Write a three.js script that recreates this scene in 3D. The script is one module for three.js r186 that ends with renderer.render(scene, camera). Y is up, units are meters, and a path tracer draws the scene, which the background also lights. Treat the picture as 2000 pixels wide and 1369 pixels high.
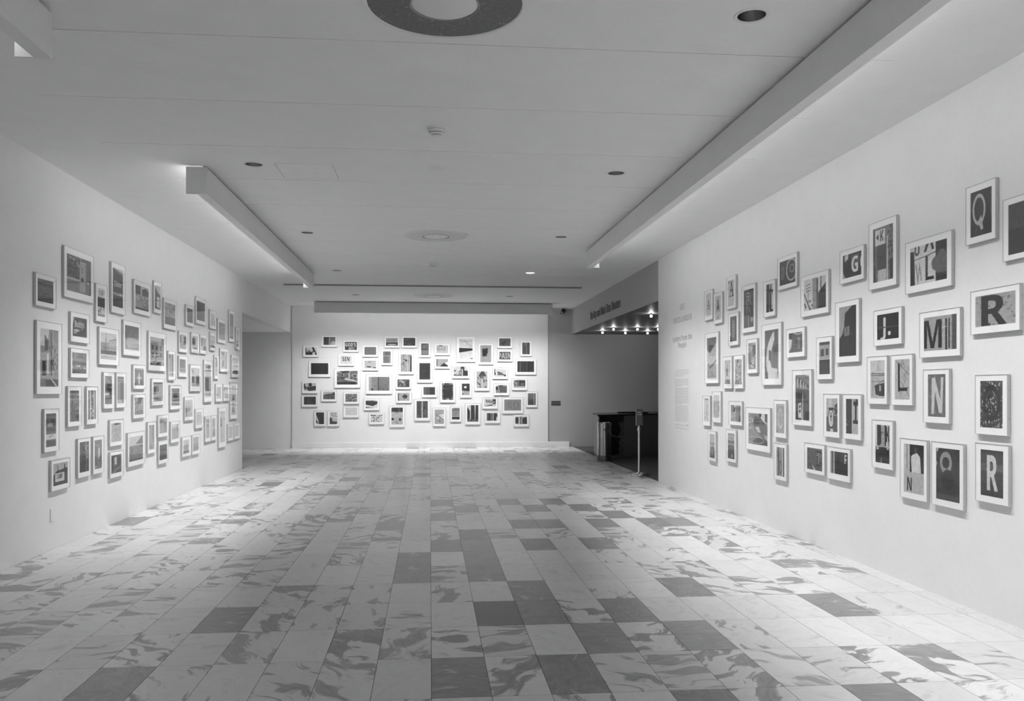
import * as THREE from 'three';
import { RoundedBoxGeometry } from 'three/addons/geometries/RoundedBoxGeometry.js';
import { TextGeometry } from 'three/addons/geometries/TextGeometry.js';
import { FontLoader } from 'three/addons/loaders/FontLoader.js';
import { mergeGeometries, toCreasedNormals } from 'three/addons/utils/BufferGeometryUtils.js';
import { RectAreaLightUniformsLib } from 'three/addons/lights/RectAreaLightUniformsLib.js';
import { createNoise2D } from 'simplex-noise';

// ---------------------------------------------------------------- camera, light, exposure
const FOCAL = 1660, CX = 995, CY = 760, EYE = 1.6, YAW = Math.atan2(CX - 840, FOCAL);   // pixels of the 2000 x 1369 frame
const scene = new THREE.Scene();
scene.background = new THREE.Color(0x000000);
const camera = new THREE.PerspectiveCamera(2 * Math.atan(CY / FOCAL) * 180 / Math.PI, 2010 / 1520, 0.1, 100);
camera.position.set(0, EYE, 0);
camera.rotation.y = -YAW;
camera.setViewOffset(2010, 1520, 10, 0, 2000, 1369);
camera.updateProjectionMatrix();
scene.add(camera);
const renderer = new THREE.WebGLRenderer({ antialias: true });
renderer.toneMapping = THREE.LinearToneMapping;
renderer.toneMappingExposure = 1.19;
renderer.shadowMap.enabled = true;
RectAreaLightUniformsLib.init();
const WASHER = 7.3;          // candela of one reflector lamp inside the ceiling baffles
const COVE = 8.8;             // radiance of the thin lamp strip above the reflector lamps
const BULB = 0.24;          // candela of one lobby bulb
const DOWNLIGHT = 6;        // candela of the one lit recessed lamp

// ---------------------------------------------------------------- room numbers (metres)
const XL = -3.75, XR = 3.93, H = 3.84, LOW = 3.135, ZB = -23.42, ZWALL = -23.45, ZFRONT = 3.0;
const ZLEND = -17.46, ZREND = -14.44, ZSKIN = -14.257;

// a pixel of the photograph gives a direction; the plane it lies on gives the point
const cosY = Math.cos(YAW), sinY = Math.sin(YAW);
function ray(px, py) { const a = (px - CX) / FOCAL, b = -(py - CY) / FOCAL; return [a * cosY + sinY, b, a * sinY - cosY]; }
function onX(px, py, X) { const d = ray(px, py), t = X / d[0]; return [X, EYE + d[1] * t, d[2] * t]; }
function onZ(px, py, Z) { const d = ray(px, py), t = Z / d[2]; return [d[0] * t, EYE + d[1] * t, Z]; }
function onY(px, py, Y) { const d = ray(px, py), t = (Y - EYE) / d[1]; return [d[0] * t, Y, d[2] * t]; }

let seedState = 12345;
function rnd() { seedState = (Math.imul(seedState, 1664525) + 1013904223) >>> 0; return seedState / 4294967296; }
function reseed(n) { seedState = (Math.imul(n + 1, 2654435761) ^ 0x9e3779b9) >>> 0; rnd(); rnd(); }

// ---------------------------------------------------------------- object helpers
const taken = {};
function numbered(name) { const n = taken[name] = (taken[name] ?? -1) + 1; return n ? `${name}_${String(n).padStart(3, '0')}` : name; }
function part(name, geometry, material, parent, label) {
  const m = new THREE.Mesh(geometry, material); m.name = name; m.castShadow = m.receiveShadow = true; parent.add(m);
  if (label) m.userData.label = label;
  return m;
}
function thing(name, label, category, pos = [0, 0, 0], turn = 0, group) {
  const g = new THREE.Group(); g.name = numbered(name); g.position.set(...pos); g.rotation.y = turn; scene.add(g);
  g.userData = { label, category }; if (group) g.userData.group = group;
  return g;
}
function structure(name, label, category) {
  const g = new THREE.Group(); g.name = name; scene.add(g); g.userData = { kind: 'structure', label, category }; return g;
}
function metreUV(g) {   // uv in metres by the way each face points
  const p = g.attributes.position, n = g.attributes.normal, uv = new Float32Array(p.count * 2);
  for (let i = 0; i < p.count; i++) {
    const ax = Math.abs(n.getX(i)), ay = Math.abs(n.getY(i)), az = Math.abs(n.getZ(i));
    const [u, v] = ax >= ay && ax >= az ? [p.getZ(i), p.getY(i)] : ay >= az ? [p.getX(i), p.getZ(i)] : [p.getX(i), p.getY(i)];
    uv[2 * i] = u; uv[2 * i + 1] = v;
  }
  g.setAttribute('uv', new THREE.BufferAttribute(uv, 2)); return g;
}
function boxAt(x0, x1, y0, y1, z0, z1) {
  const g = new THREE.BoxGeometry(x1 - x0, y1 - y0, z1 - z0); g.translate((x0 + x1) / 2, (y0 + y1) / 2, (z0 + z1) / 2); return metreUV(g);
}
const plain = (gs) => mergeGeometries(gs.map((g) => { const k = g.index ? g.toNonIndexed() : g; for (const a of Object.keys(k.attributes)) if (!['position', 'normal', 'uv'].includes(a)) k.deleteAttribute(a); return k; }));

// ---------------------------------------------------------------- textures
function dataTexture(w, h, fn, srgb = true) {
  const d = new Uint8Array(w * h * 4);
  for (let y = 0; y < h; y++) for (let x = 0; x < w; x++) { const v = Math.max(0, Math.min(255, fn(x, y))), o = (y * w + x) * 4; d[o] = d[o + 1] = d[o + 2] = v; d[o + 3] = 255; }
  const t = new THREE.DataTexture(d, w, h); t.magFilter = THREE.LinearFilter; t.minFilter = THREE.LinearMipmapLinearFilter; t.generateMipmaps = true;
  if (srgb) t.colorSpace = THREE.SRGBColorSpace; t.needsUpdate = true; return t;
}
const nz = createNoise2D((() => { reseed(7); return rnd; })());
function tiling(x, y, n, f) {   // periodic noise on an n-pixel square
  const u = x / n, v = y / n, s = (a, b) => nz(a * f, b * f);
  return s(u, v) * (1 - u) * (1 - v) + s(u - 1, v) * u * (1 - v) + s(u, v - 1) * (1 - u) * v + s(u - 1, v - 1) * u * v;
}
reseed(3);
const plasterTex = dataTexture(512, 512, (x, y) => 248 + 2 * tiling(x, y, 512, 5) + 1.5 * tiling(x, y, 512, 23) + 3 * (rnd() - 0.5));
plasterTex.wrapS = plasterTex.wrapT = THREE.RepeatWrapping; plasterTex.repeat.set(0.5, 0.5);
const rollerTex = dataTexture(512, 512, (x, y) => 128 + 60 * tiling(x, y, 512, 60) + 50 * (rnd() - 0.5), false);
rollerTex.wrapS = rollerTex.wrapT = THREE.RepeatWrapping; rollerTex.repeat.set(1.5, 1.5);
const carpetTex = dataTexture(256, 256, () => 150 + 105 * rnd());
carpetTex.wrapS = carpetTex.wrapT = THREE.RepeatWrapping; carpetTex.repeat.set(2, 2);

function grey(v) { const c = new THREE.Color(); c.setRGB(v, v, v); return c; }
function std(v, roughness = 0.8, extra = {}) { return new THREE.MeshStandardMaterial({ color: grey(v), roughness, ...extra }); }
const M = {
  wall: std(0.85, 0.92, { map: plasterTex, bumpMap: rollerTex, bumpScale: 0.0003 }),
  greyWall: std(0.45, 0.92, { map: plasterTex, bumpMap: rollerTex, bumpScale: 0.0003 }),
  ceiling: std(0.91, 0.95, { map: plasterTex }),
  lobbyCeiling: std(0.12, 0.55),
  baffle: std(0.84, 0.85, { map: plasterTex }),
  grout: std(0.1, 0.9), carpet: std(0.12, 1, { map: carpetTex }),
  frame: std(0.5, 0.45), mat: std(0.92, 0.9), backing: std(0.3, 0.9), screw: std(0.2, 0.5),
  white: std(0.8, 0.6), offWhite: std(0.8, 0.6), dark: std(0.03, 0.5), mid: std(0.2, 0.6), track: std(0.3, 0.6),
  steel: std(0.36, 0.2, { metalness: 1 }), chrome: std(0.65, 0.24, { metalness: 1 }), darkSteel: std(0.2, 0.35, { metalness: 1 }),
  reflector: std(0.5, 0.22, { metalness: 1 }),
  vinyl: std(0.4, 0.8), smallPrint: std(0.5, 0.8), vinylDark: std(0.13, 0.7), rope: std(0.012, 1), blackStone: std(0.012, 0.25),
  glazing: new THREE.MeshPhysicalMaterial({ color: 0xffffff, roughness: 0.03, transmission: 1, thickness: 0, ior: 1.49 }),
  lamp: new THREE.MeshStandardMaterial({ color: grey(0.8), emissive: grey(1), emissiveIntensity: 1.2, roughness: 0.6 }),
  bulb: new THREE.MeshStandardMaterial({ color: grey(0.9), emissive: grey(1), emissiveIntensity: 5, roughness: 0.4 }),
};

// ---------------------------------------------------------------- light baffles along the walls, open towards the wall
const lampHead = new THREE.CylinderGeometry(0.018, 0.03, 0.06, 16).translate(0, 0.03, 0), lampFace = new THREE.CylinderGeometry(0.026, 0.026, 0.003, 16);
function baffle(label, length, centre, turn, gain = 1, glow = gain, spread = 0.95) {   // local x along the baffle, local -z towards the wall
  const g = thing('light_baffle', label, 'light baffle', centre, turn);
  const L = length / 2, yb = -0.285;
  part('fascia', boxAt(-L + 0.018, L - 0.018, yb, -0.02, -0.018, 0), M.baffle, g);
  part('lip', boxAt(-L + 0.018, L - 0.018, yb, yb + 0.018, -0.098, -0.018), M.baffle, g);
  for (const s of [-1, 1]) part('end_cap', boxAt(s < 0 ? -L : L - 0.018, s < 0 ? -L + 0.018 : L, yb, -0.014, -0.203, 0), M.baffle, g);
  part('mounting_rail', boxAt(-L + 0.03, L - 0.03, -0.06, 0, -0.046, -0.024), M.track, g);
  const tilt = -0.5, cy = -0.08, cz = -0.115;
  const strip = part('lamp_strip', new THREE.BoxGeometry(length - 0.06, 0.06, 0.012), M.lamp, g, 'glowing white lamp strip behind the fascia');
  strip.rotation.x = tilt; strip.position.set(0, cy, cz);
  const light = new THREE.RectAreaLight(0xffffff, COVE * glow, length - 0.06, 0.06);
  light.rotation.x = tilt; light.position.set(0, cy + 0.01 * Math.sin(tilt), cz - 0.01 * Math.cos(tilt)); g.add(light);
  const n = Math.round(length / 0.78), step = (length - 0.5) / (n - 1), lean = 0.085;      // lean from straight down towards the wall
  for (let i = 0; i < n; i++) {
    const x = -L + 0.25 + i * step, y = -0.16, z = -0.112;
    const head = part('reflector_lamp', lampHead, M.offWhite, g); head.position.set(x, y, z); head.rotation.x = lean;
    const face = part('lamp_face', lampFace, M.lamp, head); face.position.set(0, -0.002, 0);
    const s = new THREE.SpotLight(0xffffff, WASHER * gain, 0, spread, 1, 2); s.position.set(x, y - 0.012, z - 0.004); s.target.position.set(x, y - 3, z - 3 * Math.tan(lean));
    s.castShadow = true; s.shadow.radius = 1.2; g.add(s, s.target);
  }
  return g;
}
{
  const along = (x, z0, z1) => [x, H, (z0 + z1) / 2];
  baffle('long white ceiling baffle running along the title wall', 12.52, along(2.512, -13.52, -1.0), -Math.PI / 2);
  baffle('white ceiling baffle ending beside the corridor opening', 7.91, along(-2.228, -16.674, -8.764), Math.PI / 2, 1.15);
  baffle('white ceiling baffle nearest the first wall outlet', 3.76, along(-2.228, -5.26, -1.5), Math.PI / 2, 0.12, 0.6);
  baffle('added unseen ceiling baffle along the entrance wall for fill light', 6.13, [0.125, H, 1.58], Math.PI, 1.3);  // added out of view as frontal fill for ceiling, floor and fascias
  baffle('white ceiling baffle in front of the end wall', 6.13, [0.125, H, -22.02], 0, 1.3, 1.0, 1.15);
}

// ---------------------------------------------------------------- walls
{
  const wl = structure('wall_left', 'white gallery wall facing the title, with header over corridor opening', 'wall');
  part('body', boxAt(XL - 0.2, XL, 0, H, ZLEND, ZFRONT), M.wall, wl);
  part('header', boxAt(XL - 0.2, XL, LOW, H, ZWALL, ZLEND), M.wall, wl);
  const wr = structure('wall_right', 'white gallery title wall with header over the lobby opening', 'wall');
  part('body', boxAt(XR + 0.012, XR + 0.2, 0, H, ZREND, ZFRONT), M.wall, wr);
  part('wall_panel', boxAt(XR, XR + 0.012, 0, H, ZSKIN, ZFRONT), M.wall, wr);
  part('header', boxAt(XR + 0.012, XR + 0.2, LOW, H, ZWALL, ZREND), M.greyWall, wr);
  const wb = structure('wall_back', 'end wall of the gallery with a white display panel', 'wall');
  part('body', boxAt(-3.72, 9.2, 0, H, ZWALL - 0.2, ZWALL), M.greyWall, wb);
  part('corridor_end', boxAt(-6.5, -3.72, 0, H, ZWALL - 0.2, ZWALL), M.wall, wb);
  part('display_panel', boxAt(-3.715, 3.262, 0, H, ZWALL, ZB), M.wall, wb);
  const wf = structure('wall_front', 'plain wall closing the gallery behind the viewer', 'wall');
  part('body', boxAt(XL - 0.2, XR + 0.2, 0, H, ZFRONT, ZFRONT + 0.2), M.wall, wf);
  const wc = structure('wall_corridor', 'plain walls of the side corridor', 'wall');
  part('body', boxAt(-6.7, -6.5, 0, LOW, ZWALL - 0.2, ZLEND + 0.2), M.wall, wc);
  part('body', boxAt(-6.5, XL - 0.2, 0, LOW, ZLEND, ZLEND + 0.2), M.wall, wc);
  const wo = structure('wall_lobby', 'dim walls of the theatre lobby', 'wall');
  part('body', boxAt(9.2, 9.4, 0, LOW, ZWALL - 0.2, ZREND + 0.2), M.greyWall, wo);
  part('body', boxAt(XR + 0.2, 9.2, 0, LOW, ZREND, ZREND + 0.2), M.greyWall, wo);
  const bb = structure('baseboard_back', 'low white baseboard along the end wall', 'baseboard');
  part('board', boxAt(-3.725, 3.86, 0, 0.135, ZB, ZB + 0.018), M.wall, bb);
  part('top_edge', boxAt(-3.725, 3.86, 0.135, 0.145, ZB, ZB + 0.012), M.wall, bb);
  part('spacer', boxAt(3.262, 3.86, 0, 0.135, ZWALL, ZB), M.wall, bb);
}

// ---------------------------------------------------------------- ceiling of wide panels
const DOWN = [-4.94, -8.67, -12.38, -16.27, -20.43], DX = [-1.75, 1.92];
{
  const c = structure('ceiling', 'white panelled gallery ceiling', 'ceiling');
  const edges = [ZFRONT]; for (let i = -6; i <= 10; i++) edges.push(-5.53 - 1.2495 * i); edges.push(ZWALL);
  const xa = -2.97, xb = 3.15, gap = 0.005, backs = [];
  for (let i = 0; i + 1 < edges.length; i++) {
    const z0 = edges[i], z1 = edges[i + 1], g0 = i ? gap : 0, g1 = i + 2 < edges.length ? gap : 0;
    // shape in (x, -z): later turned to lie flat
    const s = new THREE.Shape([[XL, -z0], [xa, -z0], [xa, -z0 + g0], [xb, -z0 + g0], [xb, -z0], [XR + 0.012, -z0], [XR + 0.012, -z1], [xb, -z1], [xb, -z1 - g1], [xa, -z1 - g1], [xa, -z1], [XL, -z1]].map((p) => new THREE.Vector2(...p)));
    for (const dz of DOWN) if (dz < z0 && dz > z1) for (const dx of DX) { const h = new THREE.Path(); h.absarc(dx, -dz, 0.1, 0, 2 * Math.PI, true); s.holes.push(h); }
    if (z0 < -8 && z0 > -8.1) s.holes.push(new THREE.Path([[-1.54, 8.6], [-1.54, 9.2], [-0.966, 9.2], [-0.966, 8.6]].map((p) => new THREE.Vector2(...p))));
    const g = new THREE.ExtrudeGeometry(s, { depth: 0.012, bevelEnabled: false, curveSegments: 20 });
    g.rotateX(-Math.PI / 2); g.translate(0, H, 0);           // (x, y, depth) -> (x, depth, -y)
    part('panel', metreUV(g), M.ceiling, c);
    if (i) backs.push(boxAt(xa - 0.05, xb + 0.05, H + 0.012, H + 0.02, z0 - 0.06, z0 + 0.06));
  }
  backs.push(boxAt(-1.6, -0.9, H + 0.012, H + 0.02, -9.25, -8.55));
  part('backing', plain(backs), M.ceiling, c);
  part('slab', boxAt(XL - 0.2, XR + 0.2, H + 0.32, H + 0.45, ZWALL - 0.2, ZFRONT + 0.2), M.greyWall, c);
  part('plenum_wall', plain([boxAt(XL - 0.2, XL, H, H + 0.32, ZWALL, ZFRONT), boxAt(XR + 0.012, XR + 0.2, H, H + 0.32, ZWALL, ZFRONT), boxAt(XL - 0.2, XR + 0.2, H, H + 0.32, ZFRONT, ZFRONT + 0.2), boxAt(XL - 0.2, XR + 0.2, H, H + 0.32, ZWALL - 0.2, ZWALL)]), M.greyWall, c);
  const ac = thing('access_panel', 'flat square access hatch set in the ceiling', 'access panel', [-1.253, H, -8.9]);
  part('door', boxAt(-0.281, 0.281, 0, 0.012, -0.293, 0.293), M.ceiling, ac);
  const lc = structure('ceiling_corridor', 'low ceiling of the side corridor', 'ceiling');
  part('body', boxAt(-6.5, XL - 0.2, LOW, LOW + 0.2, ZWALL, ZLEND), M.ceiling, lc);
  const lo = structure('ceiling_lobby', 'low dark ceiling of the theatre lobby', 'ceiling');
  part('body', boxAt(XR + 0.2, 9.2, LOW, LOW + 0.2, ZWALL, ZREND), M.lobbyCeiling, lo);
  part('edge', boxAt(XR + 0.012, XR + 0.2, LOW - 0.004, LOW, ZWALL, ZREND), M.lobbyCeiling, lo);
}

// ---------------------------------------------------------------- floor of marble tiles
const TW = 0.3147, TD = 0.661, TX = 0.007, TZ = -5.075;
{
  const CELLS = 8, S = 2048, C = S / CELLS;
  const clamp = (t) => Math.max(0, Math.min(1, t)), ss = (a, b, t) => { t = clamp((t - a) / (b - a)); return t * t * (3 - 2 * t); };
  function marble(kindOf, seed) {
    reseed(seed);
    const cell = [];
    for (let k = 0; k < CELLS * CELLS; k++) { const a = (rnd() - 0.5) * 1.5 + (rnd() < 0.6 ? Math.PI / 2 : 0.4); cell.push({ kind: kindOf(k), ca: Math.cos(a), sa: Math.sin(a), ox: rnd() * 900, oy: rnd() * 900, ft: 2.6 + rnd() * 3.4, fs: 1.0 + rnd() * 1.2, th: -0.12 + rnd() * 0.5, sh: 0.1 + rnd() * 0.32, lt: 192 + rnd() * 14, dk: 122 + rnd() * 20 }); }
    const fbm = (x, y, o) => { let v = 0, q = 0.55; for (let i = 0; i < o; i++) { v += q * nz(x, y); x = x * 2.13 + 17.3; y = y * 2.02 + 5.1; q *= 0.56; } return v; };
    return dataTexture(S, S, (x, y) => {
      const c = cell[(y / C | 0) * CELLS + (x / C | 0)], px = (x % C) / C * 0.31, py = (y % C) / C * 0.66;
      let al = px * c.ca + py * c.sa, ac = -px * c.sa + py * c.ca;                  // along and across the grain of the stone
      ac += 0.045 * nz(al * 3.5 + c.oy, ac * 4 + c.ox); al += 0.05 * nz(al * 4 + c.ox, ac * 4);
      const n = fbm(ac * c.ft + c.ox, al * c.fs + c.oy, 5), streak = nz(ac * 46 + c.ox, al * 7), grit = rnd() - 0.5;
      const soft = fbm(ac * 6 + c.oy, al * 2.5 + c.ox, 3);
      const light = c.lt + 9 * soft + 7 * grit + 3 * streak - 20 * ss(0.25, 0.75, soft + 0.2 * streak);
      const dark = c.dk + 10 * streak + 20 * grit + 12 * soft;
      if (c.kind === 0) return light - 26 * ss(0.3, 0.95, n);
      if (c.kind === 1) return light + (dark - light) * ss(c.th, c.th + c.sh, n + 0.07 * streak);
      if (c.kind === 2) return dark - 10 + 40 * ss(0.5, 0.72, n + 0.06 * streak);
      return 90 + 12 * grit + 5 * soft;
    });
  }
  // cells 0..19 pale, 20..51 mixed, 52..61 dark, 62..63 near black
  const kindOf = (k) => (k < 20 ? 0 : k < 52 ? 1 : k < 62 ? 2 : 3);
  const mats = [1, 2].map((s) => new THREE.MeshPhysicalMaterial({ map: marble(kindOf, 100 + s), roughness: 0.28, specularIntensity: 1 }));
  const range = [[0, 20], [20, 52], [52, 62], [62, 64]];
  // tiles whose tone the photograph shows plainly: 1 mixed, 2 dark, 3 near black, 0 pale
  const seen = {};
  const mark = (kind, list) => { for (let i = 0; i < list.length; i += 2) { const p = onY(list[i], list[i + 1], 0); seen[`${Math.floor((p[0] - TX) / TW)},${Math.floor((TZ - p[2]) / TD)}`] = kind; } };
  mark(0, [945, 1165, 890, 1200, 1030, 1110, 800, 1155, 1260, 1165, 1190, 1110, 1120, 1150, 1120, 1245, 1290, 1090, 470, 1150, 300, 1190, 250, 1110, 120, 1180, 560, 1240, 380, 1215, 1500, 1190, 1620, 1225, 1370, 1180, 1560, 1240, 100, 1270, 400, 1275, 700, 1240, 620, 1315, 1250, 1055, 960, 1060, 1000, 1030, 590, 1100]);
  mark(1, [720, 1180, 640, 1170, 760, 1270, 860, 1150, 1230, 1155, 1370, 1110, 240, 1215, 200, 1260, 310, 1265, 1040, 1270, 1260, 1290, 990, 1260, 700, 1090, 330, 1160, 880, 1110, 1180, 1180, 1440, 1280, 1700, 1300, 1180, 1320, 520, 1290, 1390, 1215, 1460, 1240, 1010, 1320, 860, 1045, 760, 1060, 640, 1290, 571, 1317, 87, 1135, 1484, 1298, 1402, 1302, 875, 1255, 780, 1200, 470, 1270]);
  mark(2, [1112, 1305, 898, 1310, 1179, 1249, 1221, 1193, 1049, 1193, 1039, 1154, 811, 1119, 811, 1090, 937, 1088, 947, 1120, 863, 981, 993, 981, 1046, 993, 909, 995, 867, 1010, 1077, 979, 1140, 993, 1200, 1005, 1018, 1021, 1077, 1024, 925, 1042, 1175, 1022, 1056, 1067, 870, 1067, 1165, 1063, 1337, 1147, 1630, 1188]);
  mark(3, [972, 1200]);
  const floor = structure('floor', 'polished floor of grey and white marble tiles', 'floor');
  part('grout_bed', boxAt(-6.5, XR + 0.012, -0.06, -0.0035, ZWALL, ZFRONT), M.grout, floor);
  part('carpet', boxAt(XR + 0.012, 9.2, -0.06, -0.001, ZWALL, ZREND), M.carpet, floor, 'dark lobby carpet');
  const all = [];
  const r0 = Math.floor((TZ - ZFRONT) / TD), r1 = Math.ceil((TZ - ZWALL) / TD), c0 = Math.floor((-6.5 - TX) / TW), c1 = Math.ceil((XR - TX) / TW);
  for (let r = r0; r <= r1; r++) for (let c = c0; c <= c1; c++) {
    const zf = Math.min(TZ - r * TD, ZFRONT), zn = Math.max(TZ - (r + 1) * TD, ZWALL);
    const xmin = zf < ZLEND + 0.01 ? -6.5 : XL;
    const xa = Math.max(TX + c * TW, xmin), xb = Math.min(TX + (c + 1) * TW, XR + 0.012);
    if (xb - xa < 0.02 || zf - zn < 0.02) continue;
    // area in the frame
    const cx = (xa + xb) / 2, cz = (zf + zn) / 2, F = cx * sinY - cz * cosY, R = cx * cosY + cz * sinY;
    let area = 0;
    if (F > 1) { const px = CX + FOCAL * R / F, py = CY + FOCAL * EYE / F; if (px > -90 && px < 2090 && py < 1450) area = (xb - xa) * (zf - zn) / F / F / F; }
    all.push({ r, c, xa, xb, zf, zn, area });
  }
  all.sort((a, b) => b.area - a.area);
  const cache = {}, rest = [[], []];
  all.forEach((t, i) => {
    reseed(t.r * 977 + t.c * 131 + 5000);
    let kind = seen[`${t.c},${t.r}`];
    const q = rnd(); if (kind === undefined) kind = q < 0.4 ? 0 : q < 0.965 ? 1 : 2;
    const [a, b] = range[kind], k = a + Math.floor(rnd() * (b - a)), which = rnd() < 0.5 ? 0 : 1, flip = (rnd() < 0.5 ? 1 : 0) + (rnd() < 0.5 ? 2 : 0);
    const w = t.xb - t.xa - 0.003, d = t.zf - t.zn - 0.003, key = `${k},${flip},${w.toFixed(4)},${d.toFixed(4)}`;
    if (!cache[key]) {
      const g = new THREE.BoxGeometry(w, 0.02, d); g.translate(0, -0.01, 0);
      const p = g.attributes.position, uv = g.attributes.uv, u0 = (k % CELLS) / CELLS, v0 = Math.floor(k / CELLS) / CELLS, e = 0.004;
      for (let j = 0; j < p.count; j++) {
        let u = p.getX(j) / w + 0.5, v = 0.5 - p.getZ(j) / d; if (flip & 1) u = 1 - u; if (flip & 2) v = 1 - v;
        uv.setXY(j, u0 + (e + u * (1 - 2 * e)) / CELLS, v0 + (e + v * (1 - 2 * e)) / CELLS);
      }
      cache[key] = g;
    }
    const x = (t.xa + t.xb) / 2, z = (t.zf + t.zn) / 2;
    if (i < 300 && t.area > 0) { const m = part('tile', cache[key], mats[which], floor); m.position.set(x, 0, z); }
    else rest[which].push(cache[key].clone().translate(x, 0, z));
  });
  rest.forEach((gs, i) => { const m = part('tile_field', plain(gs), mats[i], floor); m.userData.kind = 'stuff'; });
}

// ---------------------------------------------------------------- ceiling fittings
function ring(points, seg = 32) { return toCreasedNormals(new THREE.LatheGeometry(points.map((p) => new THREE.Vector2(...p)), seg), 0.6); }
DOWN.forEach((z, i) => DX.forEach((x, j) => {
  const lit = i === 3 && j === 1;
  const near = ['over the entrance end', 'beside the access hatch row', 'level with the middle ceiling diffuser', 'between smoke detector and ceiling track', 'level with the diffuser before the end wall'][i];
  const g = thing('downlight', lit ? 'glowing recessed round downlight in the ceiling' : `unlit recessed round downlight ${near}, ${j ? 'title wall' : 'corridor'} side`, 'downlight', [x, H, z], 0, 'recessed downlights');
  part('trim_ring', ring([[0.083, -0.001], [0.086, -0.004], [0.104, -0.005], [0.108, -0.001], [0.108, 0], [0.083, 0], [0.083, -0.001]]), M.offWhite, g);
  part('reflector', ring([[0.001, 0.165], [0.05, 0.163], [0.074, 0.12], [0.083, 0], [0.086, 0], [0.078, 0.122], [0.054, 0.168], [0.001, 0.17]]), M.reflector, g);
  if (lit) {
    part('lens', new THREE.CylinderGeometry(0.08, 0.08, 0.004, 28).translate(0, 0.006, 0), M.bulb, g, 'glowing frosted lens');
    const s = new THREE.SpotLight(0xffffff, DOWNLIGHT, 0, 0.75, 0.6, 2); s.position.set(0, -0.012, 0); s.target.position.set(0, -3, 0); s.castShadow = true; g.add(s, s.target);
  } else part('lamp', new THREE.SphereGeometry(0.042, 16, 10).translate(0, 0.115, 0), M.mid, g);
}));
function diffuser(label, z, r, dark) {
  const g = thing('air_diffuser', label, 'air diffuser', [0.085, H - 0.0013, z]);
  part('outer_ring', ring([[r + 0.03, 0], [r + 0.026, -0.006], [r, -0.01], [r - 0.006, -0.004], [r - 0.006, 0]], 48), M.offWhite, g);
  part('face_plate', ring([[r - 0.006, -0.004], [r * 0.45, -0.012], [r * 0.45, 0], [r - 0.006, 0]], 48), dark, g);
  part('centre_plate', ring([[0, -0.018], [r * 0.38, -0.018], [r * 0.4, -0.012], [r * 0.43, -0.004], [r * 0.43, 0], [0, 0]], 40), M.offWhite, g);
  part('inner_ring', ring([[r * 0.45, -0.012], [r * 0.44, -0.016], [r * 0.43, -0.012], [r * 0.43, 0], [r * 0.45, 0]], 40), M.track, g);
}
reseed(91);
const dusty = dataTexture(512, 512, (x, y) => {
  const a = nz(x / 60, y / 60) + 0.5 * nz(x / 14, y / 14);
  return 150 + 26 * ((x % 6 < 3) !== (y % 6 < 3) ? 1 : -1) + (a > 0.95 ? 75 : 0) + 8 * nz(x / 30 + 50, y / 30);
});
dusty.wrapS = dusty.wrapT = THREE.RepeatWrapping; dusty.repeat.set(6, 1);
diffuser('large round diffuser with grey perforated face and flaking paint', -4.95, 0.455, std(0.55, 0.8, { map: dusty }));
diffuser('round flush ceiling diffuser with thin dark inner ring, middle of the hall', -12.46, 0.44, std(0.7, 0.8));
diffuser('round flush ceiling diffuser between the ceiling track and end wall baffle', -20.46, 0.46, std(0.7, 0.8));
{
  const g = thing('cover_plate', 'small round blank cover plate on the ceiling', 'cover plate', [0.056, H, -8.62]);
  part('flange', ring([[0.13, 0], [0.128, -0.004], [0.085, -0.006], [0.085, 0]], 32), M.ceiling, g);
  part('disc', ring([[0, -0.008], [0.075, -0.008], [0.085, -0.004], [0.085, 0], [0, 0]], 32), M.offWhite, g);
}
for (const [z, label] of [[-7.33, 'ringed smoke detector dome between ceiling seams'], [-15.2, 'ringed smoke detector dome behind the middle ceiling diffuser']]) {
  const g = thing('smoke_detector', label, 'smoke detector', [0.055, H, z], 0, 'ceiling smoke detectors');
  part('base', ring([[0, 0], [0.078, 0], [0.078, -0.012], [0.07, -0.016], [0, -0.016]], 32), M.offWhite, g);
  part('upper_body', ring([[0, -0.016], [0.064, -0.016], [0.072, -0.02], [0.068, -0.038], [0, -0.038]], 32), M.offWhite, g);
  part('slot', ring([[0, -0.038], [0.055, -0.038], [0.053, -0.044], [0, -0.044]], 32), M.dark, g, 'dark vent slot');
  part('lower_body', ring([[0, -0.044], [0.062, -0.044], [0.054, -0.056], [0, -0.056]], 32), M.offWhite, g);
  part('slot', ring([[0, -0.056], [0.036, -0.056], [0.034, -0.061], [0, -0.061]], 32), M.dark, g);
  part('cap', ring([[0, -0.061], [0.04, -0.061], [0.03, -0.07], [0, -0.072]], 32), M.offWhite, g);
}
{
  const g = thing('ceiling_track', 'thin dark track running across the ceiling before the end wall', 'ceiling track', [0.105, H, -18.44]);
  part('channel', boxAt(-3.21, 3.21, -0.028, 0, -0.02, 0.02), M.track, g);
  part('slot', boxAt(-3.2, 3.2, -0.03, -0.028, -0.006, 0.006), M.dark, g);
}

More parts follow.
